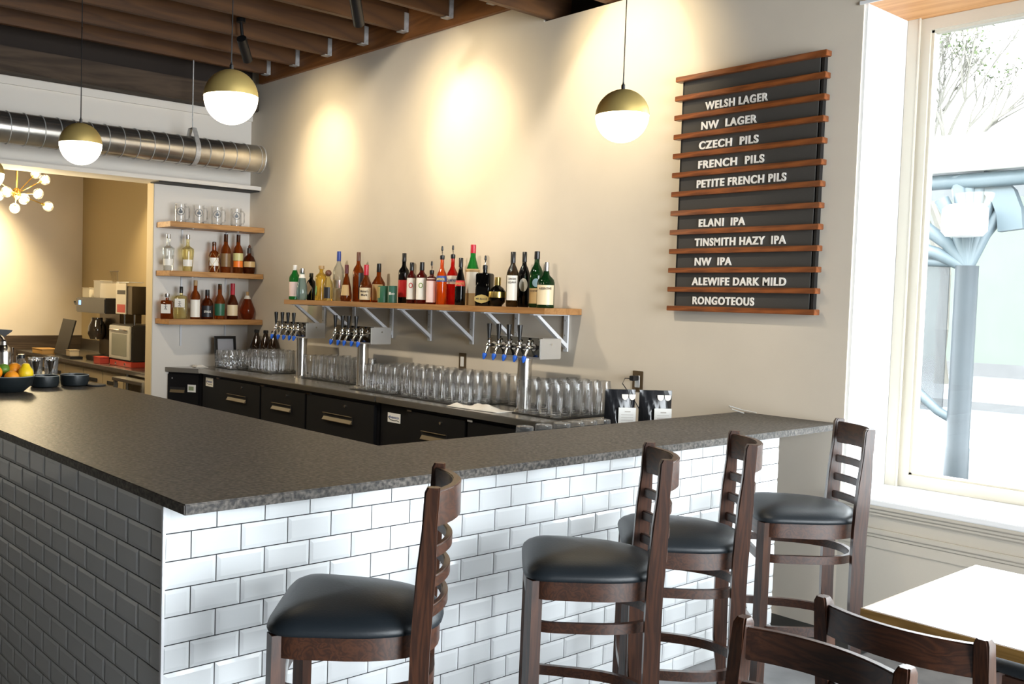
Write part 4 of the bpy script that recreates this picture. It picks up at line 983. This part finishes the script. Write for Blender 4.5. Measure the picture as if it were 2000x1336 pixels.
# ------------------------------------------------------------------ bar stools
def d_outline(wf, wr, yf, yr, n=40):
    # front straight edge with rounded corners, tapering to a round back
    pts = []
    for i in range(n):
        a = 2*PI*i/n; c, s = math.cos(a), math.sin(a)
        ex = .30 if s > 0 else .75
        x = math.copysign(abs(c)**ex, c); y = math.copysign(abs(s)**(.30 if s > 0 else .85), s)
        yy_ = y*(yf if y > 0 else -yr)
        k = (yy_ - yr)/(yf-yr); w = wr + (wf-wr)*min(1, k*1.15)
        pts.append((x*w, yy_))
    return pts
def stool_parts(t):
    OUT = d_outline(.215, .175, .20, -.222)
    mb = MB(); rings = []
    for sc, z in ((.95, .751), (.99, .754), (1.0, .761), (.985, .771), (.93, .783), (.82, .796), (.60, .808), (.30, .815), (.02, .817)):
        rings.append([mb.bm.verts.new((p[0]*sc, p[1]*sc, z)) for p in OUT])
    n = len(OUT)
    for k in range(len(rings)-1):
        for i in range(n): mb.bm.faces.new((rings[k][i], rings[k][(i+1) % n], rings[k+1][(i+1) % n], rings[k+1][i]))
    mb.bm.faces.new(rings[0]); mb.bm.faces.new(rings[-1])
    obj('seat_cushion', mb, M['vinyl'], t, angle=70)
    def band(sc, z0, z1, th):
        mb = MB(); I = [(p[0]*sc, p[1]*sc) for p in OUT]; O = []
        for (x, y) in I:
            l = math.hypot(x, y); O.append((x*(l+th)/l, y*(l+th)/l))
        R = [[mb.bm.verts.new((p[0], p[1], z)) for p in q] for q, z in ((I, z0), (O, z0), (O, z1), (I, z1))]
        for k in range(4):
            for i in range(n): mb.bm.faces.new((R[k][i], R[k][(i+1) % n], R[(k+1) % 4][(i+1) % n], R[(k+1) % 4][i]))
        return mb
    obj('apron', band(.86, .698, .752, .022), M['stoolwoodx'], t)
    obj('footrest_ring', band(.84, .600, .630, .016), M['stoolwoodx'], t)
    obj('footrest_ring', band(.88, .330, .362, .018), M['stoolwoodx'], t)
    for s in (-1, 1):
        mb = MB(); x = s*.182
        mb.tube([(x*1.02, .172, 0), (x, .166, .752)], .02, sq=(.036, .036)); obj('leg', mb, M['stoolwood'], t)
        pts = []
        for i in range(13):
            z = 1.102*i/12
            y = -.172 - (.05*((.45-z)/.45)**2 if z < .45 else 0) - (.020*((z-.70)/.40) if z > .70 else 0)
            pts.append((s*.171, y, z))
        mb = MB(); rings = []
        for (x, y, z) in pts:
            w = .030; d = .046 if .3 < z < 1.0 else (.036 if z >= 1.0 else .036)
            rings.append([mb.bm.verts.new((x+a*w/2, y+b*d/2, z)) for a, b in ((-1,-1),(1,-1),(1,1),(-1,1))])
        rings.append([mb.bm.verts.new((pts[-1][0]+a*.0125, pts[-1][1]-.003+b*.015, 1.114)) for a, b in ((-1,-1),(1,-1),(1,1),(-1,1))])
        for k in range(len(rings)-1):
            for i in range(4): mb.bm.faces.new((rings[k][i], rings[k][(i+1) % 4], rings[k+1][(i+1) % 4], rings[k+1][i]))
        mb.bm.faces.new(rings[0]); mb.bm.faces.new(rings[-1])
        es = [e for e in mb.bm.edges if abs(e.verts[0].co.z-e.verts[1].co.z) > .01]
        bmesh.ops.bevel(mb.bm, geom=es, offset=.004, segments=2, affect='EDGES')
        obj('back_post', mb, M['stoolwood'], t)
    def rail(z, h, th, bow, name):
        mb = MB(); yb = -.172 - .020*((z-.70)/.40)
        pts = [(-.165 + .33*i/12, yb - bow*(1-((i-6)/6)**2), z) for i in range(13)]
        mb.tube(pts, .01, sq=(th, h))
        bmesh.ops.bevel(mb.bm, geom=[e for e in mb.bm.edges if abs(e.verts[0].co.z-e.verts[1].co.z) < .004 and abs(e.verts[0].co.x-e.verts[1].co.x) > .01], offset=.003, segments=2, affect='EDGES')
        obj(name, mb, M['stoolwoodx'], t)
    rail(1.061, .085, .022, .055, 'crest_rail')
    for z in (.955, .882, .810): rail(z, .030, .016, .045, 'slat')
    for s in (-1, 1):
        obj('brace', MB().tube([(s*.165, .150, .60), (s*.10, .15, .70)], .004, sq=(.004, .018)), M['galv'], t)
        obj('brace', MB().tube([(s*.165, .150, .27), (s*.11, .15, .345)], .004, sq=(.004, .018)), M['galv'], t)
st = [(.333, -.425, .806, 'dark mahogany bar stool with black seat, nearest to the bar corner'), (1.181, -.467, .774, 'dark mahogany bar stool, second from the bar corner'),
      (1.706, -.425, .710, 'dark mahogany bar stool, third from the bar corner'), (2.464, -.439, .764, 'dark mahogany bar stool at the wall end of the bar, farthest from the bar corner')]
stool = None
for x, y, a, lb in st:
    if stool is None:
        stool = thing('bar_stool', lb, 'bar stool', (x, y, 0), a, 'bar stools along the tiled front'); stool_parts(stool)
    else: dup(stool, (x, y, 0), a, lb)

# ------------------------------------------------------------------ table and dining chairs
t = thing('dining_table', 'square pale wood table by the window at the lower right', 'table', (1.93, -1.505, 0))
obj('tabletop', B(-.39, .39, -.375, .375, .702, .735, .002), M['maple'], t)
mb = MB(); mb.box(-.3925, -.3895, -.377, .377, .7025, .7335); mb.box(.3895, .3925, -.377, .377, .7025, .7335); mb.box(-.39, .39, .3745, .3775, .7025, .7335); mb.box(-.39, .39, -.3775, -.3745, .7025, .7335)
obj('edge_band', mb, M['tableedge'], t)
obj('pedestal', MB().lathe([(.25, 0), (.25, .012), (.06, .03), (.038, .05), (.038, .68), (.12, .69), (.12, .702)], seg=24), M['black_metal'], t)
def chair_parts(t):
    H = .845
    OUT = d_outline(.21, .18, .20, -.20)
    mb = MB(); rings = []
    for sc, z in ((.93, .425), (1.0, .432), (1.0, .448), (.95, .462), (.75, .472), (.35, .476), (.02, .477)):
        rings.append([mb.bm.verts.new((p[0]*sc, p[1]*sc, z)) for p in OUT])
    n = len(OUT)
    for k in range(len(rings)-1):
        for i in range(n): mb.bm.faces.new((rings[k][i], rings[k][(i+1) % n], rings[k+1][(i+1) % n], rings[k+1][i]))
    mb.bm.faces.new(rings[0]); mb.bm.faces.new(rings[-1])
    obj('seat_cushion', mb, M['vinyl'], t, angle=70)
    obj('apron', B(-.17, .17, -.16, .17, .375, .425, .01), M['stoolwoodx'], t)
    for s in (-1, 1):
        obj('leg', MB().tube([(s*.182, .172, 0), (s*.178, .166, .425)], .02, sq=(.034, .034)), M['stoolwood'], t)
        pts = []
        for i in range(12):
            z = (H-.012)*i/11
            pts.append((s*.180, -.175 - (.05*((.3-z)/.3)**2 if z < .3 else 0) - (.055*((z-.43)/.42) if z > .43 else 0), z))
        mb = MB(); rings = []
        for (x, y, z) in pts: rings.append([mb.bm.verts.new((x+a*.016, y+b*.021, z)) for a, b in ((-1,-1),(1,-1),(1,1),(-1,1))])
        rings.append([mb.bm.verts.new((pts[-1][0]+a*.012, pts[-1][1]-.003+b*.015, H)) for a, b in ((-1,-1),(1,-1),(1,1),(-1,1))])
        for k in range(len(rings)-1):
            for i in range(4): mb.bm.faces.new((rings[k][i], rings[k][(i+1) % 4], rings[k+1][(i+1) % 4], rings[k+1][i]))
        mb.bm.faces.new(rings[0]); mb.bm.faces.new(rings[-1])
        bmesh.ops.bevel(mb.bm, geom=[e for e in mb.bm.edges if abs(e.verts[0].co.z-e.verts[1].co.z) > .006], offset=.004, segments=2, affect='EDGES')
        obj('back_post', mb, M['stoolwood'], t)
    for z, h, nm in ((.790, .075, 'crest_rail'), (.69, .03, 'slat'), (.62, .03, 'slat'), (.55, .03, 'slat')):
        yb = -.175 - .055*((z-.43)/.42); mb = MB()
        mb.tube([(-.172 + .344*i/12, yb - .045*(1-((i-6)/6)**2), z) for i in range(13)], .01, sq=(.02, h))
        bmesh.ops.bevel(mb.bm, geom=[e for e in mb.bm.edges if abs(e.verts[0].co.z-e.verts[1].co.z) < .004 and abs(e.verts[0].co.x-e.verts[1].co.x) > .01], offset=.003, segments=2, affect='EDGES')
        obj(nm, mb, M['stoolwoodx'], t)
ch = thing('dining_chair', 'dark ladder back chair pushed up to the pale table, its crest curving across the picture', 'chair', (1.425, -1.375, 0), -PI/2, 'ladder back dining chairs')
chair_parts(ch)
dup(ch, (.65, -1.345, 0), PI/2-.02, 'dark ladder back chair turned away from the pale table, at the bottom picture edge')
dup(ch, (2.44, -1.40, 0), PI/2, 'dark chair with black seat on the window side of the pale table')

# ------------------------------------------------------------------ chandelier and kitchen
t = thing('chandelier', 'brass sputnik chandelier with glowing glass globes in the kitchen opening', 'chandelier', (1.58, 6.3, 2.37))
mb = MB(); mb.cyl((0, 0, .02), (0, 0, .73), .008, 10); mb.sphere((0, 0, 0), .028, 16, 10)
for k in range(8):
    a = k*PI/4; mb.tube([(.012*math.cos(a), .012*math.sin(a), .045), (.036*math.cos(a), .036*math.sin(a), .02), (.036*math.cos(a), .036*math.sin(a), -.02), (.012*math.cos(a), .012*math.sin(a), -.045)], .005, 6)
obj('stem', mb, M['gold'], t)
for gx, gy, gz in ((.18, .06, .195), (.235, -.02, .14), (.145, -.12, .003), (.29, .05, -.085), (.01, -.16, -.055), (.015, .10, -.12), (-.11, -.08, .0), (-.14, .06, -.03), (-.20, -.05, .10), (-.24, .1, .02)):
    p = Vector((gx, gy, gz)); d = p.normalized()
    a_ = obj('arm', MB().cyl(d*.02, p*.86, .005, 8), M['gold'], t)
    obj('socket', MB().cyl(p*.80, p*.90, .011, 10), M['gold'], a_)
    obj('bulb', MB().sphere(p, .030, 16, 10), M['bulb'], a_)
    obj('globe', MB().sphere(p, .047, 20, 12), M['glass'], a_)
lamp('chandelier_glow', 'POINT', (1.6, 6.3, 2.15), 25, WARM, None, .15)
lamp('kitchen_downlight', 'SPOT', (1.9, 8.9, 3.05), 190, (1, .78, .44), (1.9, 9.6, 1.5), .05, 90)
lamp('kitchen_downlight', 'SPOT', (2.9, 7.4, 3.05), 70, (1, .76, .42), (3.1, 7.4, .8), .05, 90)

t = thing('kitchen_counter', 'steel topped kitchen counter with drawers along the kitchen wall', 'counter', (0, 0, 0))
obj('worktop', B(2.60, 3.415, 5.62, 9.56, .765, .805, .004), M['steel'], t)
obj('cabinet', B(2.66, 3.415, 6.45, 9.55, .08, .764), pm('tan_cabinet', (.40, .32, .20), .5), t)
y = 6.47
while y < 9.2:
    d = obj('drawer', B(2.645, 2.662, y, y+.50, .60, .735, .003), pm('tan_cabinet', (.40, .32, .20), .5), t)
    obj('drawer_pull', B(2.638, 2.646, y+.12, y+.38, .62, .655), M['shadowgap'], d)
    obj('door', B(2.645, 2.662, y, y+.50, .10, .585, .003), pm('tan_cabinet', (.40, .32, .20), .5), t)
    y += .52
for yy_ in (5.66, 6.4): obj('leg', MB().cyl((2.66, yy_, 0), (2.66, yy_, .765), .018, 10), M['steel'], t)
obj('splash_back', B(3.395, 3.417, 5.62, 9.56, .806, .94), M['steel'], t)
t = thing('side_table', 'low steel ledge table before the kitchen counter, by the white panel', 'table', (0, 0, 0))
obj('steel_top', B(2.46, 2.595, 5.63, 6.30, .715, .745, .003), M['steel'], t)
for yy_ in (5.66, 6.27): obj('leg', B(2.47, 2.50, yy_-.015, yy_+.015, 0, .715), M['steel'], t)
t = thing('toaster_oven', 'white countertop oven with a glass door on a red base', 'oven', (2.72, 6.72, .806))
obj('red_base', B(0, .40, -.26, .27, 0, .055, .004), pm('red_enamel', (.55, .06, .035), .4), t)
obj('cabinet', B(.01, .42, -.26, .27, .056, .41, .008), pm('dark_housing', (.03, .026, .022), .4), t)
d = obj('door', B(-.012, .009, -.24, .26, .07, .40, .006), pm('silver_enamel', (.66, .64, .58), .35, .3), t)
obj('door_glass', B(-.015, -.0125, -.17, .19, .105, .32, .002), pm('oven_glass', (.30, .30, .25), .12), d)
obj('handle', MB().tube([(-.02, -.20, .355), (-.035, -.17, .36), (-.035, .19, .36), (-.02, .22, .355)], .008, 8), M['chrome'], d)
obj('knobs', MB().cyl((0, -.12, .028), (-.01, -.12, .028), .012, 10).cyl((0, .1, .028), (-.01, .1, .028), .012, 10), M['chrome'], t)
t = thing('coffee_grinder', 'tall silver machine with a red picture panel above the oven', 'machine', (2.76, 6.72, 1.225))
obj('stand', MB().cyl((.05, -.12, -.008), (.05, -.12, .095), .012, 8).cyl((.05, .12, -.008), (.05, .12, .095), .012, 8).cyl((.3, -.12, -.008), (.3, -.12, .095), .012, 8).cyl((.3, .12, -.008), (.3, .12, .095), .012, 8), M['chrome'], t)
obj('housing', B(.0, .60, -.17, .20, .095, .37, .006), pm('dark_bronze', (.10, .075, .045), .35, .7), t)
obj('front_panel', B(-.012, -.0005, -.05, .20, .095, .40, .002), pm('brushed_silver', (.62, .60, .54), .35, .7), t)
obj('picture_panel', B(-.0145, -.0125, -.03, .16, .11, .19), pm('red_print', (.45, .03, .02), .4), t)
obj('name_strip', B(-.0145, -.0125, -.03, .16, .29, .33), pm('black_strip', (.02, .02, .02), .4), t)
obj('sign_plate', B(-.03, .12, -.16, .14, .405, .412), M['white'], t)
mb = MB()
for k in range(7): mb.cyl((.02, .22+k*.022, .40), (.02, .24+k*.03, .52 - .0*k), .003, 6)
mb.cyl((.02, .20, .52), (.02, .44, .52), .003, 6); mb.cyl((.02, .2, .40), (.02, .37, .40), .003, 6)
obj('wire_rack', mb, M['chrome'], t)
t = thing('coffee_brewer', 'dark brown coffee brewer with a glass pot left of the oven', 'coffee brewer', (2.78, 7.58, .806))
obj('base', B(0, .35, -.2, .2, 0, .05, .006), M['black_metal'], t)
obj('back_column', B(.16, .40, -.32, .24, .05, .65, .01), pm('dark_bronze', (.10, .075, .045), .35, .7), t)
obj('brew_head', B(0, .36, -.30, .50, .50, .66, .01), pm('brew_black', (.03, .028, .026), .3), t)
obj('display', B(-.002, .001, .36, .42, .58, .63), glow('blue_display', (.25, .45, 1.0), 1.0), t)
obj('tap', MB().tube([(.02, .50, .59), (.02, .58, .59), (.02, .60, .61)], .012, 8), M['black_metal'], t)
pt = obj('glass_pot', MB().lathe([(.07, .22), (.095, .28), (.09, .36), (.06, .42), (.06, .45)], .08, .10, 0, 20), pm('pot_glass', (.05, .04, .03), .06), t)
obj('pot_handle', MB().tube([(.08, -.02, .42), (.06, -.07, .38), (.07, -.05, .28)], .01, 8), M['blackplastic'], pt)
t = thing('touch_screen', 'dark tilted screen panel standing on the kitchen counter', 'screen', (2.72, 8.36, .825))
mb = MB(); mb.prism([(.21, 0), (-.17, .01), (-.28, .39), (.10, .40)], -.008, .008, 'x'); mb.bm.transform(Matrix.Rotation(.16, 4, 'Y')); obj('panel', mb, pm('screen_dark', (.022, .017, .014), .5), t)
obj('foot', B(-.02, .14, -.15, .15, -.019, -.002), M['black_metal'], t)
for x, y, z, sx, sy, sz, c, lb in ((2.70, 8.80, .8055, .10, .20, .05, (.42, .24, .07), 'wooden tray box at the counter edge beside the dark screen'), (2.70, 7.15, .8055, .05, .10, .06, (.45, .05, .03), 'small red box beside the oven base'),
                             (2.69, 7.93, .8325, .05, .07, .06, (.55, .44, .28), 'small tan box on the dark tray'), (2.94, 7.96, 1.466, .10, .12, .10, (.72, .66, .52), 'white tub on top of the coffee brewer shelf'),
                             (2.97, 7.72, 1.466, .10, .11, .18, (.70, .66, .58), 'taller white tub on top of the coffee brewer shelf')):
    t = thing('storage_box', lb, 'box', (x, y, z), 0, 'boxes in the kitchen')
    obj('box_body', B(-sx, sx, -sy/1.2, sy/1.2, 0, sz, .004), pm('box_%d' % int(y*100), c, .6), t)
    obj('lid', B(-sx-.004, sx+.004, -sy/1.2-.004, sy/1.2+.004, sz, sz+.008, .002), pm('box_%d' % int(y*100), c, .6), t)
t = thing('serving_tray', 'dark tray of small cups before the coffee brewer', 'tray', (2.69, 7.93, .8055))
obj('tray', B(-.07, .07, -.12, .12, 0, .026, .004), M['black_metal'], t)
t = thing('clear_bin', 'grey clear bin with a purple label at the end of the kitchen wall', 'bin', (2.95, 6.355, .806))
obj('bin_body', B(-.10, .29, -.085, .085, .62, .88, .008), pm('bin_grey', (.42, .40, .38), .3), t)
obj('bin_label', B(-.104, -.1005, -.05, .02, .66, .74), pm('purple_print', (.10, .03, .10), .5), t)
obj('stand', B(-.05, .25, -.07, .07, .0, .62), pm('dark_housing', (.03, .026, .022), .4), t)

# ------------------------------------------------------------------ outside the window
struct('ground_street', B(4.02, 60, -40, 60, -.40, -.25), M['asphalt'])
struct('ground_sidewalk', B(18.7, 60, -40, 60, -.25, -.10), M['sidewalk'])
struct('ground_sidewalk_near', B(4.02, 10.4, -40, 60, -.25, -.24), M['sidewalk'])
tag(obj('road_marking', B(15.0, 15.2, 2.6, 3.7, -.25, -.245), M['paper']), 'short white line painted on the street outside', 'road marking')
t = thing('building', 'pale green stucco building across the street', 'building', (27, 6, -.1))
obj('wall', B(0, 8, -20, 5.5, 0, 5.2), M['stucco'], t)
obj('roof_edge', B(-.25, 8, -20.2, 5.7, 5.2, 5.5), M['paper'], t)
obj('base_course', B(-.06, 0, -20, 5.5, 0, .35), M['sidewalk'], t)
t = thing('bus_shelter', 'pale blue bus shelter with a branching column outside the window', 'bus shelter', (9.5, 1.66, -.24))
obj('post', MB().lathe([(.112, 0), (.112, .42), (.106, .43), (.106, 2.27)], seg=28), M['shelterpost'], t)
for k, (y, z) in enumerate(((2.35, 2.30), (2.12, 2.484), (1.916, 2.711), (1.796, 2.936), (1.709, 2.95), (1.605, 2.93), (1.485, 2.85), (1.40, 2.66))):
    o = obj('branch', MB().tube([(0, 0, 2.25), (-.05+.02*k, (y-1.66)*.4, 2.25+(z+.24-2.25)*.52), (-.15+.05*k, y-1.66, z+.24)], [.06, .065, .07], 10), M['shelterblue'], t)
obj('roof_beam', MB().cyl((0, 1.4, 3.13), (0, -6, 3.11), .075, 14), M['shelterblue'], t)
obj('gutter_beam', MB().cyl((.5, -.6, 2.72), (.5, -6, 2.70), .09, 14), M['shelterblue'], t)
obj('roof', B(-.25, 2.6, -6, 1.8, 3.22, 3.56, .02), M['paper'], t)
mb = MB(); mb.tube([(.1, .0+.04*0 - .05, 3.13), (.1, -.16, 3.08), (.1, -.27, 2.96), (.1, -.33, 2.80), (.1, -.35, 2.62)], .05, sq=(.10, .22)); obj('arched_bracket', mb, M['shelterblue'], t)
obj('side_rail', MB().cyl((0, 2.2, 2.42), (0, .05, 2.30), .05, 12), M['shelterblue'], t)
obj('side_panel', B(-.01, .01, .16, 2.2, .78, 2.30), M['artpanel'], t)
obj('curved_rail', MB().tube([(0, 1.2, 1.6), (0, .62, 1.15), (0, .40, .95), (0, .2, .78), (0, .08, .72), (0, 0, .73)], .05, 10), M['shelterblue'], t)
obj('lamp_shade', MB().lathe([(.16, 2.55), (.20, 2.60), (.20, 2.82), (.16, 2.86)], -.25, -.05, 0, 20), M['paper'], t)
def tree(x, y, z0, h, seed, label):
    rnd = random.Random(seed); t = thing('tree', label, 'tree', (x, y, z0), 0, 'trees across the street')
    tw = MB(); lv = MB()
    def grow(p, d, l, r, n):
        q = p + d*l
        tw.tube([p, (p+q)/2 + Vector((rnd.uniform(-1, 1), rnd.uniform(-1, 1), 0))*l*.06, q], [r, r*.85, r*.65], 5)
        if n == 0:
            for _ in range(3):
                c = q + Vector((rnd.uniform(-.2, .2), rnd.uniform(-.2, .2), rnd.uniform(-.2, .2))); s_ = rnd.uniform(.03, .07)
                a = Vector((rnd.uniform(-1, 1), rnd.uniform(-1, 1), rnd.uniform(-1, 1))).normalized()*s_; b = a.cross(Vector((rnd.uniform(-1, 1), rnd.uniform(-1, 1), 1))).normalized()*s_*.6
                lv.bm.faces.new([lv.bm.verts.new(c-a), lv.bm.verts.new(c+b), lv.bm.verts.new(c+a), lv.bm.verts.new(c-b)])
            return
        for k in range(3):
            e = (d + Vector((rnd.uniform(-.55, .55), rnd.uniform(-.55, .55), rnd.uniform(-.1, .45)))).normalized()
            grow(q, e, l*rnd.uniform(.66, .86), r*.62, n-1)
    grow(Vector((0, 0, 0)), Vector((0, 0, 1)), h*.28, h*.02, 6)
    tr = obj('trunk_and_branches', tw, M['bark'], t)
    lf = obj('leaves', lv, M['leaf'], t); lf['kind'] = 'stuff'
tree(23, 7.2, -.1, 9.0, 3, 'bare branched tree across the street, seen at the top of the window')
